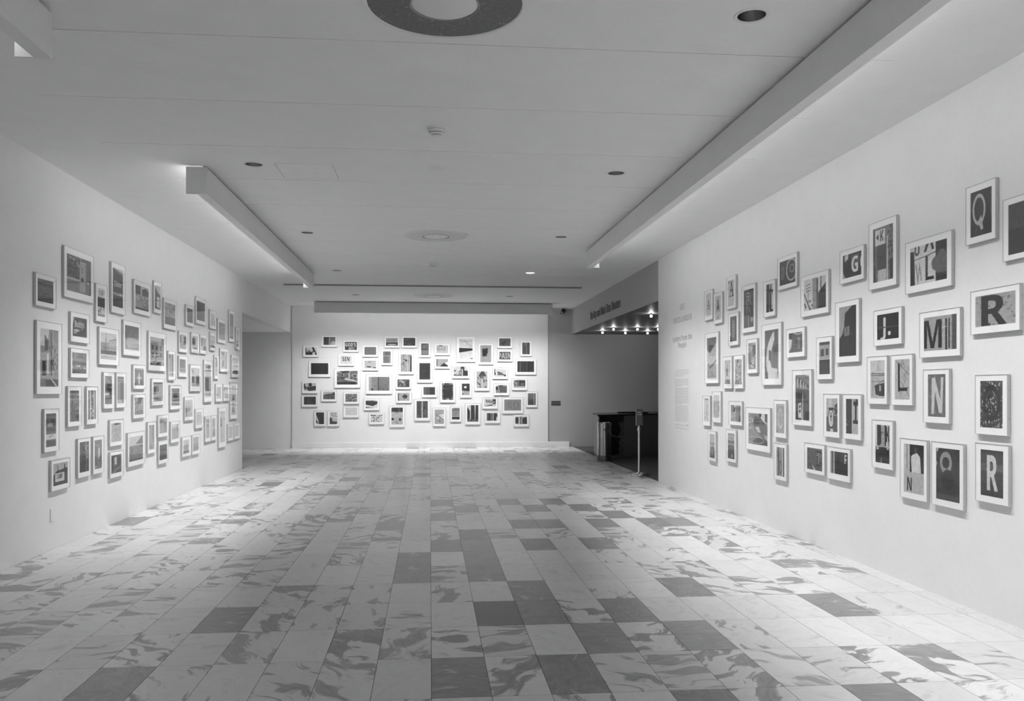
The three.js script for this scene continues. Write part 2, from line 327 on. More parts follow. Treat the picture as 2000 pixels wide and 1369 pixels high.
// ---------------------------------------------------------------- lettering
const bold = await new FontLoader().loadAsync('fonts/droid/droid_sans_bold.typeface.json');
const regular = await new FontLoader().loadAsync('fonts/droid/droid_sans_regular.typeface.json');
function textTo(font, text, cap, width, spacing = 0) {   // letters of cap height `cap`, squeezed or spread to `width`, centred on x
  const gs = []; let pen = 0;
  for (const ch of text) {
    if (ch !== ' ') { const g = new TextGeometry(ch, { font, size: 1, depth: 0.02, curveSegments: 3, bevelEnabled: false }); g.translate(pen, 0, 0); gs.push(g); }
    pen += font.data.glyphs[ch].ha / font.data.resolution * 1.0 + spacing;
  }
  const g = plain(gs); g.computeBoundingBox(); const b = g.boundingBox;
  const ref = new TextGeometry('H', { font, size: 1, depth: 0.02, curveSegments: 1 }); ref.computeBoundingBox();
  const sy = cap / ref.boundingBox.max.y, sx = width / (b.max.x - b.min.x);
  g.translate(-(b.min.x + b.max.x) / 2, 0, 0); g.scale(sx, sy, 0.05); return g;
}
{
  const g = thing('wall_title', 'grey title lettering in four lines near the lobby opening', 'wall lettering', [XR, 0, -13.0], -Math.PI / 2);
  const line = (t, cap, w, y, sp) => part('title_line', textTo(bold, t, cap, w, sp).translate(0, y, 0), M.vinyl, g);
  line('LEE', 0.09, 0.22, 2.845, 0.2); line('FRIEDLANDER', 0.088, 0.97, 2.655, 0.2);
  line('Letters from the', 0.085, 1.0, 2.36, 0.02); line('People', 0.085, 0.42, 2.25, 0.02);
  const w = thing('wall_text', 'block of small grey introductory paragraphs under the title lettering', 'wall lettering', [XR, 0, -13.02], -Math.PI / 2);
  reseed(55);
  const yOf = (v) => onX(1332, 570 + v / 4.89, XR)[1];
  for (const [va, vb, n, last] of [[748, 800, 4, 0.6], [837, 897, 5, 0.5], [922, 1070, 11, 0.5], [1093, 1233, 10, 0.85], [1275, 1303, 2, 1]]) {
    const gs = [], ya = yOf(va), yb = yOf(vb);
    for (let i = 0; i < n; i++) {
      const y = n > 1 ? ya + (yb - ya) * i / (n - 1) : ya, end = i === n - 1 ? last : 0.94 + 0.06 * rnd();
      for (let x = 0; x < end;) { const l = Math.min(0.03 + 0.09 * rnd(), end - x); gs.push(boxAt(-0.37 + x * 0.74, -0.37 + (x + l) * 0.74, y - 0.004, y + 0.004, 0, 0.001)); x += l + 0.014; }
    }
    if (n === 2) { const y = yOf(1262); gs.push(boxAt(0.25, 0.35, y - 0.006, y + 0.006, 0, 0.001)); }
    part('paragraph', plain(gs), M.smallPrint, w);
  }
  const h = thing('theatre_lettering', 'dark raised letters naming the theatres on the lobby header', 'sign lettering', [XR + 0.0105, 3.31, -19.05], -Math.PI / 2);
  part('letters', textTo(bold, 'The Roy and Niuta Titus Theaters', 0.185, 3.35).scale(1, 1, 6), M.vinylDark, h);
}

// ---------------------------------------------------------------- framed photographs
// Zoom windows used for measuring: [x, y, scale]
const ZONE = {
  L1: [20, 440, 4.564], L2: [20, 720, 4.564], L3: [180, 480, 5.705], L4: [180, 700, 5.705], L5: [320, 560, 7.606], L6: [320, 730, 7.606],
  B1: [580, 640, 6.846], B2: [810, 640, 6.844],
  R1: [1360, 520, 6.845], R2: [1360, 720, 6.845], R3: [1500, 440, 4.564], R4: [1500, 700, 5.264], R5: [1670, 330, 3.912], R6: [1670, 670, 3.912],
};
// zone, front face (left, top, bottom, right; top and bottom at the left edge), print (same), description, drawing; far-end prints drawn pale, glass glare put into their greys
const PRINTS = `
L1|228 415 712 412|248 467 672 388|a dim sign with faint OPEN lettering|n75;r 0 0 1 .18 105;r 0 .18 1 .05 60;t 108 .42 .9 .5 .52 OPEN;r 0 .82 1 .18 66
L1|482 175 633 746|508 247 575 724|a fat lettered column before dark trees|n110;r 0 0 1 .62 95;s 60 60 .07 0 0 .55 .6;s 150 14 .06 .1 0 .5 .3;r 0 .66 1 .34 120;r 0 .62 1 .05 165;r .52 .1 .3 .85 150;r .76 .1 .06 .85 110;t 60 .16 .9 .63 .35 S;e 60 .63 .6 .07 .06;r .92 .2 .08 .8 90
L1|765 512 852 865|782 555 806 848|pale C SH sign over black|n185;t 50 .16 .8 .5 .17 C SH;r 0 .32 1 .34 60;r .78 .66 .06 .1 60;s 50 14 .07 .05 .7 .5 .2;r 0 .9 1 .1 130
L1|903 320 772 1027|918 373 718 1008|pale Chicke lettering across black window|n75;p 170 0 0 1 .1 1 0;p 120 0 0 .6 .12 1 .16 1 .1 0 0;t 185 .14 .85 .5 .4 Chicke;r 0 .62 1 .08 140;r 0 .7 1 .3 60;e 190 .75 .66 .07 .03;l 110 .01 .6 .75 .7 .98
L1|237 842 1506 463|271 915 1438 433|a tall street scene with two poles|n130;p 185 0 0 .5 0 .4 .3 0 .3;p 95 .25 .1 .45 .2 .45 .35 .25 .42;r .58 .05 .06 .75 85;r .68 .03 .05 .8 150;p 140 0 .42 .55 .35 .55 .8 0 .85;r .12 .55 .2 .25 60;r .38 .42 .08 .35 195;s 70 40 .05 .5 .3 .5 .4;r 0 .86 1 .14 95;l 190 .03 .6 .86 .95 1
L1|541 765 1035 709|560 812 985 687|pale Buddys script on black|n60;t 185 .34 .75 .48 .35 Buddys;e 175 .3 .68 .2 .06;e 160 .2 .8 .12 .05;p 170 0 0 .15 0 0 .5
L1|541 1090 1356 706|556 1130 1318 683|dark LAND letters above parked cars|n125;t 60 .25 .85 .55 .16 LAND;r 0 .42 1 .2 85;s 180 12 .08 0 .6 1 .25;r 0 .78 1 .22 80;s 60 20 .05 0 .6 1 .2
L1|795 900 1238 970|808 950 1190 950|pale sheds, thin pole and parked cars|n185;r 0 .36 1 .4 150;p 130 0 .38 .35 .4 .35 .7 0 .7;p 165 .55 .35 1 .2 1 .75 .55 .7;l 60 .02 .55 .3 1 .2;r .33 0 .025 .7 90;r 0 .66 1 .14 75;s 50 24 .07 0 .68 1 .14;r 0 .86 1 .14 160
L3|350 820 1215 545|370 880 1150 524|dark sky over pale rounded shapes|n95;r 0 .5 1 .5 140;e 165 .55 .72 .45 .2;E 175 .02 .6 .9 .35 .06;r .3 .5 .35 .2 160;r 0 .3 .15 .25 70;s 120 8 .05 .2 .2 .6 .2
L3|468 368 745 655|485 428 698 633|pale crates stacked before dark trees|n160;r 0 0 .4 .4 65;p 70 .5 .15 .75 .05 1 .15 1 .42 .5 .42;r 0 .38 1 .5 150;s 105 60 .06 0 .4 1 .5;l 90 .015 .5 .38 .5 .9;r 0 .9 1 .1 85
L3|690 385 740 777|703 440 697 765|black slanting gable and white notice|n100;p 175 0 0 1 0 1 .35 .6 .3;p 55 0 .15 .7 .45 0 .7;p 190 .35 .45 .85 .48 .85 .95 .35 .9;r .42 .6 .3 .05 120;r 0 .85 .3 .15 80
L3|800 575 915 943|812 625 868 930|a speckled blossoming tree|n150;s 95 90 .05 0 0 1 .6;s 190 50 .04 0 0 1 .6;r 0 .64 1 .36 95;s 70 40 .06 0 .64 1 .3
L3|630 945 1388 826|650 1010 1328 805|a town facade with dark windows|n120;r 0 0 1 .12 150;p 80 .8 0 1 0 1 .3 .8 .25;w 55 3 2 .05 .25 .85 .5;r .5 .8 .3 .2 50;r 0 .8 1 .03 170;s 170 20 .04 0 .5 1 .5;s 60 20 .05 0 .75 .5 .25
L5|228 650 965 358|243 705 918 335|two dark pillars over a curved line|n150;r 0 .1 .2 .5 60;r .7 .1 .25 .55 65;E 90 .03 .5 .8 .45 .1;r .3 .1 .35 .4 165;r 0 .85 1 .15 150
L5|330 260 568 448|348 310 520 436|dim dark shapes, half behind its neighbour|n85;s 140 10 .05 0 .2 1 .6;b 5 70 110 0 .4 .5 .6
L5|480 138 540 632|493 205 488 614|black field with thin pale pole|n70;r .62 0 .05 1 130;r .8 .1 .15 .9 95;r 0 .5 .6 .5 85;s 140 6 .03 .6 .8 .4 .2
L5|685 335 615 780|700 385 570 768|pale sky and one faint post|n180;r .3 .1 .08 .85 150;s 120 6 .06 .75 .5 .2 .35;r .4 0 .6 .2 190
L5|803 465 825 922|820 523 778 912|flat grey sky, small black corner wedge|n115;r 0 .7 1 .3 135;s 165 5 .06 .3 .2 .4 .2;p 45 .75 .88 .95 .8 .95 1
L5|972 340 812 1052|983 393 765 1038|narrow grey sky above black strip|n95;r 0 .5 1 .4 130;r 0 .92 1 .06 50;s 140 8 .04 0 .6 1 .3
L5|1073 600 930 1130|1085 640 885 1118|two dark blocks under pale sky|n175;r .15 .6 .7 .16 75;r .4 .66 .2 .1 160;r .1 .84 .85 .14 70;r 0 0 1 .3 165
L5|410 672 975 528|425 722 925 508|dark window above a steering curve|n165;r 0 .2 .6 .45 85;r .3 .1 .1 .6 55;E 80 .03 .5 .78 .5 .08;e 60 .6 .95 .4 .08
L5|540 705 990 640|553 752 940 632|grey wall with dark low box|n140;r 0 0 .3 .7 105;r .5 .65 .45 .35 70;p 165 0 .7 .5 .6 .4 1 0 1
L5|690 668 943 770|692 720 895 762|pale sky above one dark mound|n170;r 0 .4 1 .3 140;e 60 .5 .93 .5 .18
L5|70 948 1388 175|80 1000 1335 152|thin upright light and dark stripes|n180;b 7 70 190 0 0 1 1;r .1 0 .15 .2 80
L5|225 1023 1335 355|238 1072 1285 330|a dark square above a bowed line|n120;r .1 0 .75 .6 75;E 70 .04 .5 .85 .55 .08;r 0 .9 1 .1 170
L5|395 1148 1551 555|412 1205 1480 535|two tall dark doorways side by side|n155;p 110 0 0 .3 .2 .3 .3 0 .15;r .1 .45 .25 .35 70;r .6 .4 .35 .5 65;E 170 .03 .2 .95 .25 .1;E 170 .03 .75 .95 .25 .1;r .4 .05 .4 .3 165
L5|602 1083 1718 722|615 1150 1640 706|a tall black panel over an arch|n150;e 80 .65 .1 .25 .07;r .05 .4 .6 .38 75;E 70 .03 .5 .85 .45 .06;r 0 .9 1 .1 165;l 90 .02 .4 .2 1 .22
L5|752 1010 1370 820|762 1050 1320 805|thin pale strip with dark top|n170;r .1 0 .6 .12 70;r .5 .1 .3 .4 110;r .3 .3 .2 .25 160;s 60 4 .06 0 .8 .5 .15;r 0 .62 1 .04 120
L5|838 910 1262 962|853 958 1215 945|dark hanging wedge and slim trapezoid|n160;p 85 0 0 .6 0 .5 .25 .1 .22;E 85 .02 .4 .35 .35 .06;p 95 .3 .5 .55 .5 .5 .85 .1 .85;E 90 .02 .4 .95 .35 .08;b 3 110 160 .7 0 .3 1
L5|1008 1010 1343 1120|1022 1055 1295 1105|dark mound under two slanting lines|n175;l 100 .03 .4 .3 1 .2;l 80 .03 .4 .5 1 .45;s 90 10 .06 0 .5 1 .2;e 70 .6 .92 .6 .18
L4|130 150 562 250|146 195 512 226|a dark interior with pale counter|n100;s 165 14 .06 .1 .08 .8 .15;r .1 .3 .5 .25 60;r .6 .3 .35 .6 60;r .05 .6 .6 .08 175;r 0 .8 1 .2 110
L4|272 155 552 380|284 200 503 358|one tall dark door beside pale lines|n110;r .5 .25 .45 .6 75;l 170 .02 0 .1 .9 .12;l 170 .02 0 .3 .45 .2;p 160 0 .85 .6 .85 1 1 0 1;r .1 .3 .2 .5 120
L4|460 65 342 600|477 108 300 580|one white upright spike on dark ground|n95;e 180 .5 .6 .07 .35;p 175 .25 .6 .75 .6 .7 .5 .3 .5;p 55 0 1 .1 .7 .35 .7 .4 1;p 55 .6 .7 .9 .7 1 1 .6 1;r 0 0 1 .1 140
L4|460 398 672 597|477 437 630 575|scattered pale clutter below dark block|n135;r .4 0 .4 .25 65;e 80 .5 .3 .3 .06;s 175 20 .05 0 .35 1 .6;s 70 16 .05 0 .5 1 .5
L4|668 222 525 808|685 263 480 792|a black window over black wedge|n120;r .1 .2 .45 .35 55;p 60 .2 1 .3 .8 .75 .78 .85 1;E 150 .03 .35 .6 .4 .08;r .6 .1 .35 .6 130;l 65 .03 0 .05 .5 .1 1 .03
L4|873 295 572 993|887 332 530 978|a dark screen above one dark bar|n130;r .2 .15 .65 .4 70;E 65 .04 .5 .1 .5 .08;r .2 .65 .7 .08 65;s 60 6 .06 .6 .85 .4 .15
L6|312 345 700 452|322 390 645 432|faded grey shapes, dark left margin|n170;r .1 .35 .15 .6 130;s 110 12 .06 0 .8 1 .2;r .4 .4 .35 .25 145;E 140 .02 .4 .2 .35 .06
L4|200 685 985 352|217 727 935 330|pale scribbled wall under dark notch|n165;r .3 0 .5 .1 60;s 110 30 .05 0 .2 1 .8;l 110 .02 .5 .1 .45 .9;l 120 .02 0 .45 1 .42
L4|202 1045 1342 352|217 1085 1290 330|white tag and diagonal on black|n85;p 180 .3 .15 .55 .12 .55 .5 .35 .55;l 180 .03 .2 .95 1 .65;r 0 .1 .15 .6 65;s 150 10 .04 .2 .7 .7 .3
L4|400 830 1215 590|417 880 1155 570|a triangular hill above dark fields|n150;r 0 0 1 .4 175;p 110 .45 .32 .95 0 1 .35;r 0 .38 1 .62 115;s 75 20 .07 0 .4 1 .55;E 70 .03 .3 .85 .1 .1;E 70 .03 .65 .85 .1 .1;r 0 .92 1 .08 70
L4|622 708 1065 715|638 745 1020 697|narrow grey wall over dark rubble|n145;r .6 0 .35 .7 130;E 165 .02 .5 .7 .4 .05;s 60 16 .05 0 .78 1 .2;r .1 .02 .2 .08 100
L4|738 632 882 855|753 668 838 838|a grey awning and sloping line|n145;p 95 0 .1 .6 .1 .6 .25 .1 .3;r .6 .3 .35 .6 120;l 170 .03 0 .85 1 .75;r 0 0 1 .08 165
L4|742 925 1183 848|755 968 1138 838|an almost plain black field|n50;r 0 0 1 .25 75;r .1 .4 .03 .15 150
L4|878 705 945 980|890 738 905 968|faded field with one small post|n160;r 0 .3 1 .7 145;l 80 .02 .8 .0 .8 .35;r .1 0 .5 .2 185;s 130 20 .04 0 .3 1 .7
L6|275 942 1245 408|292 990 1193 380|pale sky and black ground strip|n175;r .1 .35 .8 .4 140;r 0 .78 1 .22 60;s 75 16 .05 0 .4 1 .4;r .55 .3 .1 .5 95
L6|422 915 1208 538|437 948 1155 522|grey field with dark bumpy edge|n150;r 0 .5 1 .4 140;s 70 20 .05 0 .7 1 .3;l 110 .03 0 .55 1 .5;E 90 .03 .5 .8 .45 .1
L6|472 525 815 590|483 570 765 565|very faint grey smudges|n178;s 140 14 .06 .1 .2 .5 .6;r .2 .2 .25 .5 160
L6|617 635 1018 700|630 670 960 685|a narrow pale field with forked lines|n165;l 90 .05 .2 .05 .3 .3 .75 .35;l 95 .05 .8 .05 .6 .35;r .2 .38 .6 .05 110;r 0 .5 1 .5 155
L6|707 622 995 790|722 662 940 770|a narrow pale field with grey wedge|n165;r .2 .05 .3 .35 130;s 80 4 .08 .1 .35 .3 .1;p 125 0 .9 .3 .6 .8 .6 1 1 0 1
L6|818 505 1105 930|837 560 1025 912|tall pale post topped by dark signs|n175;s 60 4 .04 .2 0 .3 .1;r .1 .2 .35 .3 120;r .15 .42 .25 .06 80;E 70 .02 .85 .25 .08 .04;r .35 .5 .08 .5 145;b 4 155 180 0 .6 1 .4
L6|775 150 415 872|787 193 370 857|one leaning line on pale grey|n165;l 90 .04 .1 .2 .2 .65;e 60 .2 .68 .25 .05;r .35 .1 .5 .7 150
L6|885 155 408 980|893 190 365 957|two pale bars on nearly white ground|n178;r .1 .05 .2 .35 140;r .5 .05 .2 .3 140;l 150 .03 0 .6 1 .62;l 140 .03 .4 .95 1 .93
L6|988 118 678 1092|1007 165 612 1075|stacked dark bands on tall white ground|n180;E 100 .02 .5 .03 .5 .03;E 130 .01 .5 .12 .5 .04;r .3 .35 .35 .12 110;r .25 .45 .4 .06 60;r .2 .6 .45 .05 90;p 110 .2 .72 .6 .72 .8 .92 .1 .92;E 120 .01 .4 .96 .4 .02
L6|955 755 1000 1035|968 785 960 1028|plain pale grey, lowest of its end|n168;l 155 .02 0 .2 1 .22;l 155 .02 0 .6 1 .58
L6|1045 738 975 1130|1055 770 935 1118|plain grey, last before the corridor|n172;l 160 .02 0 .3 1 .32;l 158 .02 0 .7 1 .69
L2|305 360 750 438|323 402 702 413|dark wall over a white band|n95;r 0 0 1 .08 80;r .5 .18 .3 .1 50;r .15 .3 .5 .1 150;r 0 .62 1 .16 185;l 90 .02 .3 .7 .7 .66;r 0 .82 1 .18 70
L2|515 155 520 638|535 195 475 617|crowded dark uprights with pale flecks|n95;b 6 60 150 0 0 .4 1;s 160 30 .05 .5 .1 .5 .5;s 55 40 .05 0 .4 1 .6;l 150 .015 0 .3 1 .3
L2|683 157 500 783|698 193 455 767|harsh black and white upright stripes|n190;b 9 45 195 0 0 1 1;s 195 20 .06 .3 .1 .4 .8
L2|605 625 980 720|622 658 930 705|a black street with stacked pale signs|n65;b 6 45 120 0 0 1 1;s 170 40 .05 .45 .05 .5 .55;r 0 .7 .5 .3 45
L2|740 605 945 838|755 640 898 820|a white banner above dark crowd specks|n120;E 170 .015 .5 .05 .5 .15;p 180 .5 .3 .75 .25 .75 .6 .5 .65;s 50 30 .07 0 .6 1 .4;s 180 20 .05 0 .6 1 .4
L2|368 818 1100 535|388 852 1050 515|a dark roof with white billboard|n165;p 65 0 .55 .25 .35 1 .25 1 1 0 1;r .3 .12 .05 .3 70;r .75 .1 .07 .25 60;r .15 .45 .62 .38 185;r .25 .5 .38 .2 100;s 185 10 .05 .25 .5 .38 .2;s 60 10 .06 .1 .85 .8 .15
B1|80 238 392 290|113 260 363 268|black leaning letters on white|n190;p 60 0 .1 .08 .1 .1 .55 .35 .3 .35 1 0 1;p 55 .55 0 .7 0 1 1 .75 1;r .3 .55 .5 .45 65;t 190 .3 .9 .2 .5 G;t 190 .26 .9 .5 .5 C;p 190 .6 .7 .8 .6 .85 1 .6 1
B1|328 105 258 535|355 124 230 513|half black field beside pale clutter|n120;r 0 0 .45 1 65;r .47 0 .05 1 160;s 60 24 .08 .52 0 .48 .6;p 165 .7 .55 .85 .45 1 .7 1 1 .6 1
B1|617 168 325 822|640 190 298 800|white lettering reading GOD'S on black|n65;t 198 .42 .75 .48 .35 GOD'S;r .32 .65 .48 .32 150;s 60 14 .06 .32 .65 .48 .3
B1|877 232 390 1083|902 258 362 1058|even mid grey above the hat print|n110;l 95 .02 0 .5 1 .45
B1|1168 113 268 1370|1190 137 240 1348|dark land under a lettered arc|n150;r 0 .55 1 .1 75;r 0 .65 1 .35 65;e 170 .5 .85 .4 .08;l 70 .05 .05 .35 .5 .3 .95 .22;s 65 18 .06 .1 .22 .8 .15
B1|1403 115 268 1605|1425 135 240 1582|black ground with small pale lights|n65;l 150 .03 .1 .3 .5 .2;s 150 16 .05 .1 .3 .6 .6;p 120 .85 0 1 0 1 .2
B1|155 445 658 447|187 473 622 418|wide, nearly plain black field|n55;s 70 8 .1 .1 .7 .8 .25
B1|553 355 510 760|578 375 485 735|SIN in black on plain white|n188;t 60 .5 .8 .5 .4 SIN
B1|877 418 573 1083|902 440 543 1058|two dark bowl shapes in mist|n165;s 120 10 .08 .3 .1 .4 .2;e 60 .4 .78 .2 .1;p 165 .2 .55 .65 .6 .6 .75 .25 .72;e 70 .85 .9 .14 .07
B1|1127 290 500 1277|1152 317 472 1253|grey bars above grey board|n110;b 9 70 165 0 0 1 .35;r 0 .36 1 .04 170;r .75 .42 .25 .58 130
B1|1360 335 623 1560|1387 358 588 1535|pale blotched wall with dark side strip|n150;s 70 30 .06 0 .0 1 .6;e 60 .5 .35 .1 .06;r .85 .1 .15 .9 65;r .6 0 .05 1 175;l 110 .01 .1 .55 .5 .5;s 120 20 .06 0 .6 .6 .4
B1|500 545 803 845|533 577 760 810|a large busy street with pale signs|n105;r 0 0 .65 .1 190;p 45 .1 .05 .6 0 .6 .1 .3 .15;s 165 24 .07 0 .1 1 .5;s 50 20 .08 0 .3 1 .4;p 175 .35 .65 .45 .5 1 .75 .95 .8;E 170 .04 .85 .35 .12 .12;r 0 .8 .9 .2 60;r .55 .15 .08 .45 165
B1|925 622 885 1268|960 657 842 1237|large grey double doors with marks|n125;r .44 0 .06 1 80;r 0 0 .15 1 150;r .5 0 .5 1 115;s 75 10 .05 .1 .6 .8 .3;e 60 .17 .9 .05 .08
B1|1322 665 822 1525|1343 690 795 1505|tangled light shapes beside dark panel|n90;p 185 .2 0 .6 .4 .4 .4;s 175 16 .08 .1 .2 .5 .7;r .7 .2 .3 .75 70;s 45 16 .08 .1 .3 .5 .6
B1|68 722 876 275|92 740 848 253|one dark block over dark slope|n170;r .4 0 .25 .4 60;p 60 0 .1 .1 .1 .2 .9 0 .6;p 75 .15 .5 1 .35 1 .85 .4 1;s 160 8 .05 .2 .5 .6 .4;r 0 .9 .3 .1 195
B1|63 905 1058 273|92 922 1028 252|a dim dark door and panel|n75;r .68 0 .3 1 70;r .25 .2 .35 .6 85;s 120 6 .04 0 .8 .6 .1
B1|325 835 985 530|350 855 957 508|a dark striped slope under pale sky|n165;p 85 0 .45 .3 .3 1 .2 1 1 0 1;p 70 .8 .1 .95 .1 1 .4 .8 .4;b 8 75 110 0 .5 1 .5
B1|625 862 1018 830|648 885 990 805|dense black and white tangle|n120;s 45 60 .08 0 0 1 1;s 175 50 .06 0 0 1 1
B1|1325 855 1005 1530|1347 873 978 1505|a black burst on pale ground|n150;s 60 14 .1 .3 .2 .5 .5;e 55 .6 .5 .2 .25;r 0 0 .12 1 90;s 185 12 .06 .2 .5 .8 .5
B1|895 945 1103 1103|918 968 1075 1077|a dark hill over bright road|n190;p 65 0 .1 .6 .08 1 .2 .95 .5 .6 .75 0 .55;p 70 0 .85 .7 .97 .7 1 0 1;s 100 12 .06 0 .15 .8 .3
B1|622 1045 1200 828|648 1067 1170 805|nearly white field with faint lines|n185;l 165 .02 .25 .45 .8 .42;l 170 .02 .1 .9 .8 .85;r 0 0 .1 .1 150
B1|230 1110 1315 385|255 1132 1290 363|a white shard against black boards|n65;p 180 .02 .2 .3 .65 .35 .95 .02 .6;p 170 .05 .85 .5 .95 .4 1 0 1;b 4 50 80 .35 0 .65 1
B1|412 1112 1317 565|437 1132 1290 542|a dark diagonal wedge under pale roof|n180;p 80 0 .45 .3 .45 1 .85 .8 1 0 1;b 6 150 190 0 0 1 .25;p 165 .25 .5 1 .6 1 .8 .4 .75;l 90 .03 .3 .3 1 .35
B1|962 1140 1290 1165|985 1162 1263 1142|black blots scattered on white|n185;s 45 16 .1 0 .0 1 .6;r .0 .05 .45 .1 55;s 60 14 .09 .1 .5 .7 .4
B1|1237 1042 1330 1440|1263 1068 1295 1415|a black valance over pale blotches|n165;r 0 0 1 .26 65;b 10 50 90 0 0 1 .25;r .3 .28 .35 .04 100;e 55 .12 .67 .12 .07;e 80 .75 .7 .12 .09;s 110 16 .05 .2 .6 .5 .35
B2|60 190 395 212|85 210 365 187|small split field, pale shape above|n95;s 170 10 .06 .25 .15 .4 .35;r 0 .5 1 .04 60;r 0 .58 1 .35 125;b 5 70 120 .5 0 .5 .5;r 0 .95 1 .05 60
B2|268 215 368 470|290 235 340 445|an outlined box on pale wall|n175;r .22 0 .3 .12 55;l 60 .03 .12 .15 .12 .6 .7 .6 .7 .15;r .15 .25 .5 .3 160;s 130 10 .05 .1 .7 .8 .25
B2|558 118 458 808|593 150 418 773|black wedge and wires in sky|n190;l 95 .012 0 .05 .5 .15 1 .4;l 110 .01 0 .15 1 .1;l 110 .01 .3 .0 .9 .45;p 50 0 .45 1 .47 1 .57 0 .68;l 130 .01 .1 .7 .3 .9;p 60 .75 1 1 .92 1 1
B2|850 210 493 1052|877 235 462 1023|a black torn board on grey wall|n145;p 45 .18 .2 .68 .17 .68 .48 .6 .48 .6 .65 .2 .65;s 165 30 .03 0 0 1 1
B2|1105 120 273 1305|1130 143 245 1280|dim grey haze above the PAIN print|n85;p 60 .1 .6 .6 .3 .7 .35 .4 .9;l 100 .03 .1 .35 .95 .3
B2|1105 300 453 1305|1130 322 425 1280|pale scrawled PAIN on dark grey|n85;t 168 .7 .75 .5 .52 PAIN
B2|1413 175 380 1565|1437 198 355 1538|dark upright boards, topmost near panel edge|n75;b 6 60 110 0 0 1 1;r .3 0 .3 .25 110
B2|1345 420 628 1623|1372 447 592 1595|a wide dark fence with black D|n62;b 12 50 85 0 0 1 1;t 40 .8 .7 .75 .5 D;r .15 .1 .05 .9 110
B2|33 448 735 238|62 473 693 207|a black door with small plate|n60;r .42 .1 .03 .3 42;r .38 .45 .15 .03 110
B2|268 393 548 470|290 418 520 445|grey wall with black corner peak|n150;r 0 0 .08 .9 55;p 65 .35 .85 .65 .5 1 .9 1 1 .4 1;p 195 .7 .5 1 .35 1 .85
B2|498 500 677 733|520 520 645 710|dark pillar with white slot|n180;s 70 30 .07 0 .35 .45 .6;r .5 0 .25 1 60;r .55 .25 .1 .7 170;p 60 .75 .4 1 .45 1 1 .75 1;r 0 .85 .5 .15 95
B2|800 555 843 1000|828 583 808 972|dark peaked mass round a pale strip|n160;p 75 .2 .25 .45 0 .65 .0 .9 .3 .7 .3 .3 .35;s 60 40 .07 0 .35 1 .6;r .45 .4 .12 .6 175;e 110 .52 .35 .15 .1;s 170 20 .05 0 .4 1 .6
B2|1042 528 685 1243|1065 550 655 1220|black left post and falling slope|n185;r 0 0 .08 .8 65;e 50 .07 .6 .06 .2;p 100 .25 .3 .6 .45 .9 .8 .3 .8;p 60 .7 .75 1 .7 .95 1;l 120 .03 .6 .4 1 .35
B2|95 773 930 297|117 793 897 272|dark boards with white torn corner|n65;b 5 55 95 0 0 .5 1;r .5 .1 .5 .8 60;l 110 .02 0 .55 .5 .5;p 160 0 .9 .15 1 0 1
B2|338 712 1000 540|365 738 965 515|a black board with fringed edges|n60;r .12 .2 .76 .65 48;b 14 45 185 0 0 1 .1;b 14 45 185 0 .9 1 .1;s 180 14 .04 0 .1 .12 .8;s 180 14 .04 .9 .1 .1 .8;l 130 .01 .2 .35 .75 .34
B2|610 722 935 758|630 747 902 735|one white square in black|n80;r 0 0 1 .6 55;r .3 .22 .3 .18 190;p 160 0 .6 1 .68 1 1 0 1;l 60 .02 .4 .65 1 .98;s 55 8 .07 .1 .75 .4 .2
B2|1060 745 903 1260|1082 768 872 1233|a grey sloping truck shape|n140;r .3 0 .35 .6 80;p 95 .3 .25 1 .15 1 .95 .4 .95;e 60 .12 .4 .1 .25;r 0 0 .2 .15 200;s 60 8 .06 .1 .7 .5 .25
B2|1300 680 835 1503|1322 700 803 1478|grey square inside black block|n150;s 60 20 .09 0 .0 .3 .8;r .33 0 .08 .8 65;r .45 0 .55 .75 65;r .62 .4 .25 .25 110;r 0 .88 1 .12 165
B2|905 930 1083 1107|930 948 1050 1085|loose dark loops on pale ground|n180;E 70 .07 .3 .35 .1 .12;E 80 .07 .55 .4 .1 .14;l 60 .05 .15 .2 .3 .5;p 50 .0 .95 .7 .75 .7 .9 0 1;r .72 .1 .26 .6 60;r .78 .35 .1 .2 170
B2|1490 850 1063 1638|1512 877 1033 1615|a white upright line beside black|n110;r .78 0 .06 1 190;r .86 0 .14 1 45;s 70 10 .07 0 .2 .4 .3;r 0 .5 .75 .5 85
B2|1172 930 1147 1448|1197 960 1108 1422|faint RO on grey stone|n125;t 116 .6 .9 .33 .5 R;E 112 .08 .7 .5 .13 .3
B2|-2 950 1242 205|25 980 1205 175|a pale pole between dark thickets|n85;r .45 0 .1 1 165;s 60 50 .06 0 0 .45 1;s 60 50 .06 .58 0 .42 1;s 150 20 .05 0 .4 1 .6
B2|243 1070 1317 413|267 1095 1285 390|a black branch on misty ground|n150;p 190 .3 .4 1 .3 1 .7 .6 .55;l 70 .03 .1 .35 .5 .45 1 .75;l 60 .02 .55 .5 .55 .82;e 60 .55 .83 .12 .02;e 185 .35 .6 .15 .05
B2|475 1045 1257 625|497 1072 1227 600|layered bands with black base|n130;r 0 0 1 .12 180;b 8 70 160 0 0 1 .1;r 0 .14 1 .06 65;s 160 10 .06 .1 .3 .8 .4;r 0 .76 1 .24 60;r 0 .72 1 .04 175
B2|675 1008 1293 877|702 1035 1257 850|three dark towers on white|n185;p 60 0 .1 .25 .35 .25 1 0 1;p 65 .33 0 .65 0 .7 1 .33 1;p 55 .75 0 1 0 1 1 .72 1;r 0 .85 1 .15 110;s 60 14 .06 0 .8 1 .2
B2|940 1112 1275 1143|962 1140 1243 1113|a dark sheet with torn right edge|n95;r 0 0 1 1 70;b 5 60 120 .05 0 .5 1;r .55 0 .06 1 165;p 200 .9 .0 1 0 1 1 .85 1 .85 .6 .95 .4
